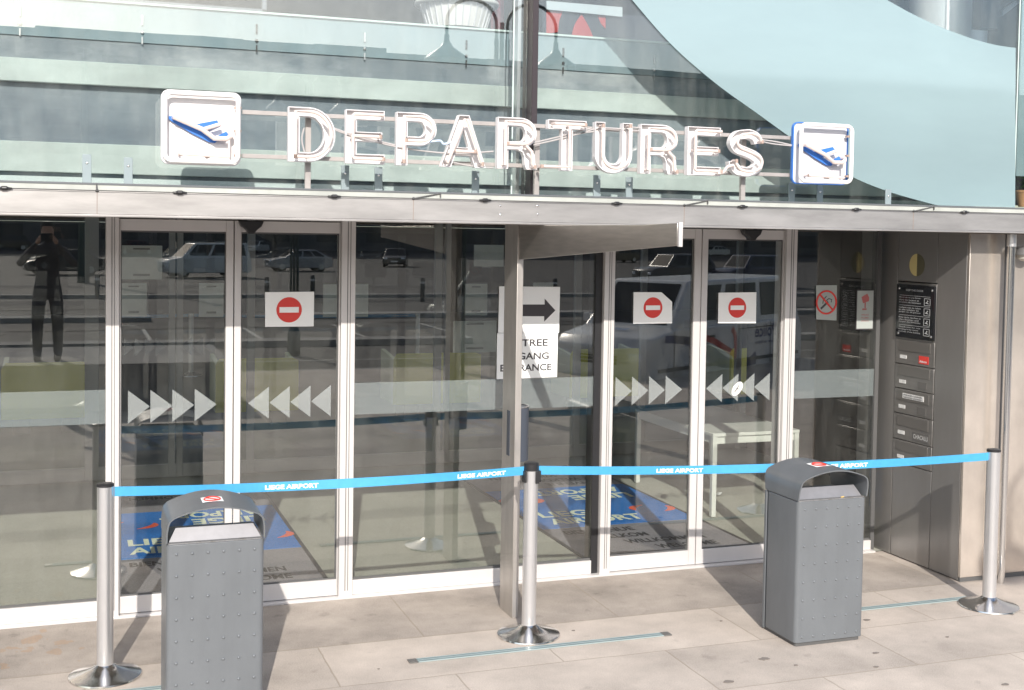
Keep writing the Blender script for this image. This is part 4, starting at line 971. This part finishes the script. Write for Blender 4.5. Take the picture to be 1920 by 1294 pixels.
notices = [((226, 460), (304, 524), 'wide pale poster highest on the inner glass behind the left doors'), ((226, 531), (275, 593), 'upright pale notice under the wide poster on the inner glass'),
           ((373, 531), (419, 594), 'upright pale notice left of the leftmost door meeting line on the inner glass'), ((606, 533), (690, 594), 'pale notice behind the post left of the wide fixed panel'),
           ((872, 532), (913, 591), 'upright pale notice just left of the arrow paper on the inner glass'), ((889, 459), (944, 500), 'pale landscape notice near the top beside the steel post'),
           ((850, 602), (930, 660), 'greyish landscape poster left of the entrance notice'), ((1000, 530), (1037, 545), 'small pale notice peeking above the arrow paper')]
for (a, b, lab) in notices:
    x0, z1 = on_y(a[0], a[1], IY-.012); x1, z0 = on_y(b[0], b[1], IY-.012)
    n_ = thing('paper_notice', lab, 'notice', (x0, IY-.012, z0), group='notices on the inner glass')
    obj('notice_paper', MB().box(x0, x1, IY-.014, IY-.0115, z0, z1), paper_in, n_)
    if b[1]-a[1] > 50: obj('notice_bar', MB().box(x0+(x1-x0)*.3, x0+(x1-x0)*.7, IY-.0155, IY-.0143, z0+(z1-z0)*.10, z0+(z1-z0)*.16).box(x0+(x1-x0)*.3, x0+(x1-x0)*.7, IY-.0155, IY-.0143, z0+(z1-z0)*.88, z0+(z1-z0)*.92), mat('notice_grey', (.2, .22, .21), .7), n_)
# door mats
def door_mat(x0, x1, label):
    t = thing('door_mat', label, 'door mat', ((x0+x1)/2, 9.2, .004), group='airport door mats in the lobby')
    Y0, Y1, Y2, Y3 = 7.80, 8.66, 10.07, 10.93; z = .010
    obj('mat_base', MB().box(x0, x1, Y0, Y3, .0055, z), mat_grey, t)
    obj('blue_field', MB().box(x0+.001, x1-.001, Y1, Y2, z+.0005, z+.003), mat_blue, t)
    obj('mat_edge', MB().box(x0-.03, x0-.0005, Y0, Y3, .0055, z+.001).box(x1+.0005, x1+.03, Y0, Y3, .0055, z+.001).box(x0, x1, Y0-.03, Y0-.0005, .0055, z+.001), black, t)
    W = x1-x0; xc = (x0+x1)/2; yc = (Y1+Y2)/2; zt = z+.0045
    def both(mb, s, lx, ly, w_, h_, bold):
        put_text(mb, s, (xc+lx, yc+ly, zt), (1, 0, 0), (0, 1, 0), w_, h_, bold)
        put_text(mb, s, (xc-lx, yc-ly, zt), (-1, 0, 0), (0, -1, 0), w_, h_, bold)
    m = MB(); both(m, 'LIEGE', -W*.40, -.36, W*.42, .19, .03); both(m, 'AIRPORT', -W*.40, -.60, W*.60, .19, .03)
    obj('mat_lettering', m, mat_text, t)
    m = MB()
    for s in (1, -1):
        for a0 in (100, 290):
            P = [(xc+s*(W*.36+.085*math.cos(R(a0+q*12))*2), yc-s*(.28-.10*math.sin(R(a0+q*12))*1.3), zt) for q in range(9)]
            L_ = [];  Rr = []
            for i, p in enumerate(P):
                wv = .034*math.sin(math.pi*(i+.4)/9); rr2 = Vector((p[0]-(xc+s*W*.36), p[1]-(yc-s*.28), 0)).normalized()*wv
                L_.append((p[0]+rr2.x, p[1]+rr2.y, zt)); Rr.append((p[0]-rr2.x, p[1]-rr2.y, zt))
            k = len(P); m.add(L_+Rr, [(i, i+1, i+1+k, i+k) for i in range(k-1)])
    obj('mat_emblem', m, mat_red, t)
    m = MB()
    for i, (s, w_) in enumerate((('BIENVENUE', .58), ('WELKOM', .44), ('WILLKOMMEN', .66), ('WELCOME', .5))):
        yy = Y1-.21-i*.185; put_text(m, s, (x0+.12+i*.17, yy, z+.0015), (1, 0, 0), (0, 1, 0), w_, .115, .03)
        put_text(m, s, (x1-.12-i*.17, Y2+Y1-yy, z+.0015), (-1, 0, 0), (0, -1, 0), w_, .115, .03)
    obj('mat_greeting', m, ink_grey, t)
door_mat(3.42, 4.76, 'blue and grey welcome mat with cream lettering inside the right doors')
door_mat(.22, 1.54, 'blue and grey welcome mat inside the left doors, partly behind the left bin')
# table
t = thing('lobby_table', 'white rectangular table with straight legs inside the right doors', 'table', (5.3, 9.4, 0))
tz = .70; tx0, tx1, ty0, ty1 = 4.90, 5.72, 8.66, 10.12
obj('table_top', MB().box(tx0, tx1, ty0, ty1, tz-.028, tz), table_m, t, bevel=.003)
obj('apron', MB().box(tx0+.03, tx1-.03, ty0+.02, ty0+.035, tz-.09, tz-.029).box(tx0+.02, tx0+.035, ty0+.03, ty1-.03, tz-.09, tz-.029), table_m, t)
for x in (tx0+.022, tx1-.022):
    for y in (ty0+.022, ty1-.022): obj('leg', MB().box(x-.02, x+.02, y-.02, y+.02, .012, tz-.029), table_m, t, bevel=.002)
# yellow counters in the hall
def counter(pl, pr_, ptop, label, i):
    Yd = 14.2; x0, z1 = on_y(pl, ptop, Yd); x1, _ = on_y(pr_, ptop, Yd)
    t = thing('yellow_counter', label, 'counter', ((x0+x1)/2, Yd, 0), group='olive yellow counters in the hall')
    z1 = min(z1, 1.05); z0 = z1-.62
    c = .07
    obj('front_panel', MB().prism([(x0, z0), (x1, z0), (x1, z1-c*.4), (x1-c, z1), (x0+c*.6, z1), (x0, z1-c)], Yd, Yd+.05), yellow, t)
    obj('side_panel', MB().prism([(Yd+.052, z0), (Yd+.7, z0), (Yd+.7, z1), (Yd+.052, z1-c)], x0, x0+.05, 'x'), yellow_e, t)
    obj('side_panel', MB().prism([(Yd+.052, z0), (Yd+.7, z0), (Yd+.7, z1), (Yd+.052, z1-c)], x1-.05, x1, 'x'), yellow_e, t)
    for q in (.22, .78): xx = x0+(x1-x0)*q; obj('foot', MB().box(xx-.09, xx+.09, Yd+.1, Yd+.5, .004, z0-.002), mat('foot_grey', (.16, .17, .18), .5), t)
for i, (a, b, c_, lab) in enumerate(((2, 168, 682, 'olive yellow counter at the far left behind the fixed panel'), (405, 560, 674, 'olive yellow counter seen behind the no entry paper of the left doors'), (740, 902, 664, 'olive yellow counter seen through the wide fixed panel'), (1072, 1208, 656, 'olive yellow counter just right of the entrance notice'), (1372, 1500, 654, 'olive yellow counter seen above the white table'))):
    counter(a, b, c_, lab, i)
# indoor barrier
ya = 19.5
xI1 = on_y(358, 690, ya)[0]; xI2 = on_y(770, 690, ya)[0]; xI0 = on_y(225, 690, ya)[0]
stanchion(xI1, ya, 'steel belt post far inside the hall behind the left doors')
stanchion(xI2, ya-.4, 'steel belt post far inside the hall behind the wide fixed panel')
belt((xI0, ya), (xI1-.045, ya), .01, 'short blue belt deep inside the hall, left of the indoor post', [])
belt((xI1+.045, ya), (xI2-.045, ya-.4), .02, 'blue belt deep inside the hall, running right from the indoor post', [(.60, .70), (.90, .97)])
# pale leaflets lying on the lobby floor
for px, py, lab, sc_ in ((1345, 930, 'small white scrap near the table legs on lobby carpet', .05),):
    x, y = on_z(px, py, .01); rnd = random.Random(px)
    vs = [(x+(i/4-.5)*2*sc_+rnd.uniform(-.01, .01), y+(j/2-.5)*1.2*sc_+(i/4-.5)*sc_, .012+rnd.uniform(0, .03)) for j in range(3) for i in range(5)]
    o = obj('paper_scrap', MB().add(vs, [(j*5+i, j*5+i+1, j*5+i+6, j*5+i+5) for j in range(2) for i in range(4)]), paper, None); tag(o, lab, 'litter', 'scraps on the lobby floor')

# ================================================================== WHAT THE GLASS MIRRORS: road, vehicles, lamps behind the camera
def virt(px, py, z, G=GY):       # ground point at height z whose mirror image shows at the pixel
    x, y = on_z(px, py, z); return x, 2*G-y
def virt_y(px, py, Y, G=UY):     # point on the mirrored plane at image depth Y
    x, z = on_y(px, py, Y); return x, 2*G-Y, z
# ---- vehicles: body swept from side outline; front of the vehicle at -x
def paint(nm, col): return mat('paint_'+nm, col, .22, .0, ior=1.6)
win_m = mat('vehicle_glass', (.015, .018, .022), .08, ior=1.35)
tyre_m = mat('tyre', (.015, .015, .015), .8); rim_m = mat('wheel_rim', (.5, .5, .5), .3, .8); lamp_m = mat('headlamp', (.75, .77, .8), .08); tail_m = mat('tail_lamp', (.4, .02, .02), .2)
def vehicle(name, label, cat, loc, rz, prof, roof, W, wheels, wr, pm, group, trim=None):
    """prof: lower body side outline; roof: greenhouse outline (x,z) base pair + top pair"""
    t = thing(name, label, cat, loc, rz, group)
    xs = [p[0] for p in prof]; m = MB(); n = len(prof)
    rings = []
    for y, inset in ((-W/2, .05), (-W/2+.10, 0), (W/2-.10, 0), (W/2, .05)):
        xm = (min(xs)+max(xs))/2; zm = .6
        rings.append([(xm+(x-xm)*(1-inset*.5), y, zm+(z-zm)*(1-inset)) for x, z in prof])
    vs = sum(rings, []); f = [tuple(range(n-1, -1, -1)), tuple(range(3*n, 4*n))]
    for k in range(3):
        for i in range(n): f.append((k*n+i, k*n+(i+1) % n, (k+1)*n+(i+1) % n, (k+1)*n+i))
    lobj('body', m.add(vs, f), pm, t, bevel=.03, bseg=3)
    (bx0, bz), (tx0, tz), (tx1, tz1), (bx1, bz1) = roof
    wi = .10 + .10*(tz-bz)
    def cabin(sh, e):
        w0 = W/2-.05+e; w1 = W/2-wi+e
        return [(bx0-e, -w0, bz), (bx1+e, -w0, bz1), (tx1+e, -w1, tz1+e), (tx0-e, -w1, tz+e), (bx0-e, w0, bz), (bx1+e, w0, bz1), (tx1+e, w1, tz1+e), (tx0-e, w1, tz+e)]
    v = cabin(0, 0); lobj('cabin', MB().add(v, [(0, 1, 2, 3), (7, 6, 5, 4), (0, 3, 7, 4), (1, 5, 6, 2), (3, 2, 6, 7)]), pm, t, bevel=.05, bseg=3)
    def lerp(a, b, s): return tuple(a[i]+(b[i]-a[i])*s for i in range(3))
    def bil(q, u, w_): return lerp(lerp(q[0], q[1], u), lerp(q[3], q[2], u), w_)
    E_ = cabin(0, .006)
    def pane(q, u0, u1, v0, v1, nm='window'): lobj(nm, MB().add([bil(q, u0, v0), bil(q, u1, v0), bil(q, u1, v1), bil(q, u0, v1)], [(0, 1, 2, 3)]), win_m, t)
    for q in ((E_[0], E_[1], E_[2], E_[3]), (E_[4], E_[5], E_[6], E_[7])):
        for u0, u1 in (trim or ((.06, .36), (.40, .66), (.70, .93))): pane(q, u0, u1, .12, .88)
    pane((E_[0], E_[4], E_[7], E_[3]), .08, .92, .08, .92, 'windscreen'); pane((E_[1], E_[5], E_[6], E_[2]), .10, .90, .25, .9, 'rear_window')
    for wx in wheels:
        for s in (-1, 1):
            y0 = s*(W/2-.19); y1 = s*(W/2-.005)
            a = [(wx+wr*math.cos(k*math.pi/12), wr+wr*math.sin(k*math.pi/12)) for k in range(24)]
            wo = lobj('wheel', MB().prism(a, min(y0, y1), max(y0, y1)), tyre_m, t, bevel=.02)
            a = [(wx+wr*.62*math.cos(k*math.pi/8), wr+wr*.62*math.sin(k*math.pi/8)) for k in range(16)]
            ri = lobj('rim', MB().prism(a, min(y1, y1+s*.008), max(y1, y1+s*.008)), rim_m, wo)
    fx = min(xs); bx = max(xs)
    for s in (-1, 1):
        lobj('headlight', MB().box(fx-.012+.02, fx+.10, s*(W/2-.36), s*(W/2-.08), .62, .76), lamp_m, t, bevel=.02)
        lobj('tail_light', MB().box(bx-.06, bx-.01, s*(W/2-.26), s*(W/2-.09), .70, .90), tail_m, t, bevel=.01)
        lobj('wing_mirror', MB().box(bx0+.25, bx0+.38, s*(W/2+.02), s*(W/2+.17), bz+.02, bz+.17), pm, t, bevel=.02)
    lobj('number_plate', MB().box(fx-.006, fx+.01, -.26, .26, .40, .51), label_w, t)
    lobj('grille', MB().box(fx-.004, fx+.012, -.36, .36, .56, .70), tyre_m, t)
    return t
car_prof = [(-2.1, .25), (-2.15, .45), (-2.1, .70), (-1.95, .78), (-1.1, .92), (1.6, .95), (2.05, .92), (2.12, .70), (2.1, .30), (1.75, .22), (-1.75, .22)]
car_roof = ((-1.15, .90), (-.45, 1.42), (.95, 1.43), (1.85, .93))
suv_prof = [(-2.2, .32), (-2.25, .55), (-2.2, .85), (-2.0, .98), (-1.1, 1.06), (1.9, 1.08), (2.15, 1.0), (2.2, .6), (2.18, .34), (1.8, .30), (-1.8, .30)]
suv_roof = ((-1.15, 1.04), (-.6, 1.72), (1.7, 1.74), (2.12, 1.06))
van_prof = [(-2.4, .30), (-2.45, .50), (-2.43, .85), (-2.30, 1.0), (-1.55, 1.14), (2.25, 1.16), (2.36, 1.0), (2.38, .40), (2.3, .28), (-2.2, .26)]
van_roof = ((-1.62, 1.12), (-.85, 1.90), (2.12, 1.93), (2.30, 1.14))
long_prof = [(x_+.75 if x_ > 1 else x_, z_) for x_, z_ in van_prof]; long_roof = ((-1.62, 1.12), (-.90, 1.90), (2.87, 1.93), (3.05, 1.14))
# mirrored yaw: real heading = -(image heading)
# police van: its image runs from the lower left to the right behind the no entry papers
vx, vy = virt(1120, 745, RZ); hd = R(31)     # image axis direction front->rear from +x toward +y
cx_, cy_ = vx+2.45*math.cos(hd), vy-2.45*math.sin(hd)
van = vehicle('police_van', 'white police van with navy and red stripes mirrored in the right doors', 'van', (cx_, cy_, RZ), -hd, long_prof, long_roof, 1.86, (-1.55, 1.95), .33, paint('white', (.66, .66, .66)), None, trim=((.12, .30), (.34, .62), (.66, .93)))
navy = mat('stripe_navy', (.02, .04, .16), .4); sred = mat('stripe_red', (.5, .03, .03), .4)
for s in (-1, 1):
    y = s*(.93+.004)
    def stripe(nm, pts, wd, m_):
        c = catmull(pts, 5); L_ = []; R_2 = []
        for i, p in enumerate(c):
            a = Vector(c[max(0, i-1)]); b = Vector(c[min(len(c)-1, i+1)]); d = (b-a).normalized(); n_ = Vector((-d.y, d.x))*wd/2
            L_.append((p[0]+n_.x, y, p[1]+n_.y)); R_2.append((p[0]-n_.x, y, p[1]-n_.y))
        k = len(c); lobj(nm, MB().add(L_+R_2, [(i, i+1, i+1+k, i+k) for i in range(k-1)]), m_, van)
    for q in (0, 1, 2): stripe('side_stripe', [(-1.9+q*.25, .98-q*.02), (-1.3+q*.22, .92-q*.02), (-.75+q*.2, .70), (-.2+q*.18, .48), (.5+q*.16, .40), (1.2, .42+q*.06)], .125, navy if q < 2 else navy)
    stripe('side_stripe', [(-1.0, .98), (-.45, .90), (0, .74), (.35, .60), (.42, .55), (.42, .90), (.30, 1.04)], .11, sred)
    tx = MB()
    if s < 0: put_text(tx, 'Police', (1.15, y-.002, .84), (1, 0, 0), (0, 0, 1), .80, .23, .02); put_text(tx, 'Zone de Police', (1.15, y-.002, .72), (1, 0, 0), (0, 0, 1), .8, .06, .005)
    else: put_text(tx, 'Police', (1.95, y+.002, .84), (-1, 0, 0), (0, 0, 1), .80, .23, .02); put_text(tx, 'Zone de Police', (1.95, y+.002, .72), (-1, 0, 0), (0, 0, 1), .8, .06, .005)
    lobj('van_lettering', tx, navy, van)
tx = MB(); put_text(tx, '5317', (-1.98, .22, 1.088), (0, -1, 0), (.75, 0, .15), .42, .13, .02); lobj('bonnet_number', tx, mat('number_blue', (.03, .2, .5)), van)
for s in (-1, 1):
    y = s*(.93+.003)
    for xx in (-1.62, -.62, .55, 1.75): lobj('door_seam', MB().box(xx-.006, xx+.006, min(y, y+s*.004), max(y, y+s*.004), .34, 1.10), tyre_m, van)
    lobj('sliding_rail', MB().box(.55, 2.2, min(y, y+s*.006), max(y, y+s*.006), 1.02, 1.035), tyre_m, van)
    for xx in (-.85, -.48): lobj('door_handle', MB().box(xx, xx+.14, min(y, y+s*.03), max(y, y+s*.03), .93, .965), tyre_m, van, bevel=.005)
    lobj('bumper_strip', MB().box(-2.1, 2.9, min(y, y+s*.012), max(y, y+s*.012), .44, .50), mat('bumper_grey', (.08, .08, .085), .6), van)
lobj('grille_bars', MB().box(-2.462, -2.45, -.55, .55, .72, .735).box(-2.462, -2.45, -.55, .55, .66, .675).box(-2.462, -2.45, -.55, .55, .60, .615).box(-2.462, -2.45, -.55, .55, .78, .795), rim_m, van)
cars = [(742, 500, 72, 'car', 'black', (.012, .012, .014), 'small black parked car mirrored in the wide fixed panel'),
        (120, 515, 8, 'car', 'charcoal', (.03, .032, .036), 'charcoal parked car mirrored at the far left behind the standing person'),
        (385, 520, 14, 'van', 'offwhite', (.55, .57, .57), 'pale parked van mirrored above the arrows of the left doors'),
        (560, 508, 6, 'car', 'silver', (.30, .31, .33), 'silver parked car mirrored over the no entry paper of the left doors'),
        (925, 462, 20, 'car', 'white', (.6, .6, .6), 'white parked car mirrored just left of the steel post top'),
        (1265, 536, 10, 'suv', 'graphite', (.09, .09, .095), 'graphite off-roader mirrored above the cut-corner no entry paper'),
        (1405, 538, 12, 'suv', 'darkblue', (.05, .06, .10), 'dark blue off-roader mirrored above the rightmost no entry paper'),
        (690, 462, 8, 'car', 'grey', (.15, .15, .16), 'grey car furthest back in the mirrored car park'),
        (15, 470, 15, 'suv', 'brown', (.05, .04, .035), 'dark brown car mirrored at the very left edge under the canopy'),
        (250, 478, 24, 'car', 'red', (.10, .02, .02), 'dark red car mirrored far back above the leftmost sliding door'),
        (480, 474, 60, 'car', 'pearl', (.5, .5, .48), 'cream car parked far back, mirrored just right of the left motion sensor'),
        (600, 470, 14, 'suv', 'ash', (.2, .21, .22), 'ash grey off-roader mirrored at the top right of the second sliding door'),
        (840, 476, 30, 'car', 'navy', (.02, .03, .08), 'navy car mirrored in the back row of the wide fixed panel'),
        (1160, 492, 15, 'car', 'bronze', (.12, .10, .07), 'bronze car mirrored right of the cantilever arm root'),
        (1340, 480, 8, 'car', 'ivory', (.55, .54, .5), 'ivory car mirrored in the back row between the right door leaves')]
for px, py, hd_, kd, cn, cc, lab in cars:
    x, y = virt(px, py, RZ); P_ = {'car': (car_prof, car_roof, 1.75, (-1.35, 1.3), .31), 'suv': (suv_prof, suv_roof, 1.85, (-1.4, 1.4), .37), 'van': (van_prof, van_roof, 1.86, (-1.55, 1.45), .33)}[kd]
    vehicle('parked_car' if kd != 'van' else 'parked_van', lab, 'car' if kd != 'van' else 'van', (x, y, RZ), R(-hd_), P_[0], P_[1], P_[2], P_[3], P_[4], paint(cn, cc), 'vehicles mirrored in the doors')
# ---- double gooseneck street lamps
lampm = mat('lamp_dark_green', (.05, .07, .07), .3, .5); shade_m = mat('lamp_shade_metal', (.10, .12, .12), .25, .4)
def street_lamp(x, y, H_, spread, sw, label):
    t = thing('street_lamp', label, 'street lamp', (x, y, RZ), group='twin gooseneck street lamps'); z0 = RZ
    for dx in (-.07, 0, .07): obj('column', MB().tube([(x+dx, y, z0), (x+dx, y, H_-.45 if dx else H_-.25)], .028, 12), lampm, t, smooth=True)
    obj('base_sleeve', MB().lathe([(.14, 0), (.14, .5), (.09, .6)], x, y, z0, 20), lampm, t, smooth=True)
    for s in (-1, 1):
        r_ = (spread-.07)/2; P = [(x+s*.07, y, H_-.45)]+[(x+s*(.07+r_-r_*math.cos(a)), y, H_-r_*.9+r_*.9*math.sin(a)) for a in [k*math.pi/14 for k in range(15)]]
        zl = P[-1][2]; P.append((x+s*spread, y, zl-.18))
        ar = obj('arm', MB().tube(P, .020, 10), lampm, t, smooth=True)
        zz_ = zl-.16
        obj('lamp_shade', MB().lathe([(.03, 0), (.035, -.08), (.08, -.15), (sw*.5, -.27), (sw*.52, -.30), (sw*.5, -.30), (.05, -.17)], x+s*spread, y, zz_, 28), shade_m, t, smooth=True)
        obj('lamp_glass', MB().lathe([(sw*.33, -.295), (sw*.28, -.35), (sw*.15, -.40), (0, -.42)], x+s*spread, y, zz_, 20), mat('lamp_lens_dark', (.10, .10, .09), .15), t, smooth=True)
xB, yB, zB = virt_y(943, 4, 14); street_lamp(xB, yB, zB, .70, .50, 'near twin-arm street lamp mirrored beside the dark mast in the upper glass')
xA, yA, zA = virt_y(581, 140, 24); street_lamp(xA, yA, zA, .63, .42, 'farther twin-arm street lamp mirrored above the letters D and E')
x, y, z = virt_y(157, 92, 60)
t = thing('floodlight_mast', 'tall thin mast with small floodlights mirrored in the left upper glass', 'mast', (x, y, RZ))
obj('mast_pole', MB().tube([(x, y, RZ), (x, y, z)], [.30, .10], 10), lampm, t)
for s in (-1, 1): obj('floodlight', MB().box(x+s*.25-.16, x+s*.25+.16, y-.1, y+.2, z-.25, z+.1), lampm, t)
# ---- long dark building opposite
bm_ = mat('opposite_facade', (.115, .115, .12), .8, var=.35, vs=.15, stretch=(1, 1, 3))
t = thing('opposite_building', 'long low dark building across the car park, its roofline mirrored in the upper glass', 'building', (10, -150, RZ))
rz_ = on_y(640, 92, 163.2)[1]
obj('wall', MB().box(-160, 260, -166, -150, RZ, rz_-1.4), bm_, t)
mr_ = MB(); xx = -160; rnd = random.Random(3)
while xx < 260:
    ww = rnd.uniform(5, 16); h = rnd.uniform(-.25, .5); mr_.box(xx, xx+ww-.01, -166.2, -149.7, rz_-1.399, rz_+h); xx += ww
obj('roof_edge', mr_, bm_, t)
wn = mat('opposite_windows', (.03, .035, .045), .2); mw = MB()
for fl in range(7):
    for k in range(60): mw.box(-158+k*7, -153.4+k*7, -150.04, -149.98, RZ+1.2+fl*3.6, RZ+3.1+fl*3.6)
tag(obj('window_row', mw, wn, t), kind='stuff')
# bollards along the mirrored kerb
bo0 = None
for k, px in enumerate((182, 500, 586, 792, 860, 1040)):
    x, y = virt(px, 560+k % 2*6, RZ)
    lab = ['first', 'second', 'third', 'fourth', 'fifth', 'sixth'][k]+' dark bollard from the left in the mirrored car park'
    if bo0 is None:
        bo0 = thing('bollard', lab, 'bollard', (x, y, RZ), group='dark bollards of the car park')
        lobj('bollard_body', MB().lathe([(.09, 0), (.09, .85), (.07, .92), (0, .94)], 0, 0, 0, 20), black, bo0, smooth=True)
        lobj('bollard_band', MB().lathe([(.093, .70), (.093, .78)], 0, 0, 0, 20), label_w, bo0, smooth=True)
    else: dup(bo0, (x, y, RZ), 0, lab)
# ---- platform and person
px_, py_ = -.35, 2*GY-16.5
t = tag(struct('viewing_platform', MB().box(-3.5, 1.9, -3.4, -1.0, .002, .60), conc), kind='structure')
def skin_fig(name, verts, edges, m, parent, root=0, sub=2):
    me = bpy.data.meshes.new(name); me.from_pydata([v[0] for v in verts], edges, []); o = bpy.data.objects.new(name, me); C.objects.link(o)
    me.materials.append(m); sk = o.modifiers.new('skin', 'SKIN'); sk.use_smooth_shade = True
    for i, v in enumerate(verts):
        r_ = v[1] if isinstance(v[1], tuple) else (v[1], v[1]); me.skin_vertices[0].data[i].radius = r_
    me.skin_vertices[0].data[root].use_root = True
    s = o.modifiers.new('sub', 'SUBSURF'); s.levels = sub; s.render_levels = sub
    o.parent = parent; return o
t = thing('person', 'person in dark clothes holding up a camera, mirrored in the far left glass', 'person', (px_, py_, .60))
V = [((0, 0, .92), (.15, .11)), ((0, 0, 1.10), (.14, .10)), ((0, 0, 1.28), (.17, .11)), ((0, .01, 1.42), (.13, .09)), ((0, .02, 1.50), .055), ((0, .035, 1.58), (.075, .085)), ((0, .035, 1.68), (.075, .09)), ((0, .03, 1.74), .05),
     ((.19, 0, 1.41), .06), ((.34, .10, 1.22), .05), ((.12, .28, 1.50), .035), ((-.19, 0, 1.41), .06), ((-.34, .10, 1.22), .05), ((-.12, .28, 1.50), .035),
     ((.10, 0, .85), .10), ((.12, .01, .48), .078), ((.125, -.01, .09), .06), ((.12, .14, .04), .04), ((-.10, 0, .85), .10), ((-.12, .01, .48), .078), ((-.125, -.01, .09), .06), ((-.12, .14, .04), .04)]
E_ = [(0, 1), (1, 2), (2, 3), (3, 4), (4, 5), (5, 6), (6, 7), (3, 8), (8, 9), (9, 10), (3, 11), (11, 12), (12, 13), (0, 14), (14, 15), (15, 16), (16, 17), (0, 18), (18, 19), (19, 20), (20, 21)]
skin_fig('body', V, E_, mat('dark_clothes', (.085, .08, .085), .85, var=.5, vs=7, bump=1.0, bs=9), t)
skin = mat('skin', (.45, .28, .20), .5)
lobj('face', MB().lathe([(0, 1.53), (.05, 1.545), (.072, 1.60), (.076, 1.65), (.066, 1.71), (0, 1.735)], 0, .062, 0, 20), skin, t, smooth=True)
for s in (-1, 1):
    hv = [((s*.12, .27, 1.50), .030), ((s*.09, .32, 1.55), .033)]; he = [(0, 1)]
    for k in range(5):
        hv += [((s*(.085-.0*k), .335, 1.535+k*.013), .009), ((s*(.065), .37, 1.54+k*.015), .0085), ((s*.04, .385, 1.545+k*.015), .0075)]
        b_ = len(hv)-3; he += [(1, b_), (b_, b_+1), (b_+1, b_+2)]
    skin_fig('hand', hv, he, skin, t, 0, 1)
lobj('hair', MB().lathe([(.070, 1.70), (.088, 1.66), (.090, 1.72), (.06, 1.775), (0, 1.785)], 0, .02, 0, 20), mat('dark_hair', (.02, .015, .01), .6), t, smooth=True)
for s in (-1, 1): lobj('shoe', MB().box(s*.12-.045, s*.12+.045, -.08, .20, .0, .08), mat('shoe_dark', (.03, .025, .02), .6), t, bevel=.03)
t = thing('photo_camera', 'small black camera held up by the mirrored person', 'camera', (px_, py_+.36, 2.2))
obj('camera_body', MB().box(px_-.07, px_+.07, py_+.34, py_+.40, .6+1.53, .6+1.63), black, t, bevel=.01)
k = MB().lathe([(.036, 0), (.036, .09), (.030, .095), (0, .09)], 0, 0, 0, 24); k.v = [(px_+v[0], py_+.401+v[2], .6+1.575+v[1]) for v in k.v]
obj('camera_lens', k, black, t, smooth=True)
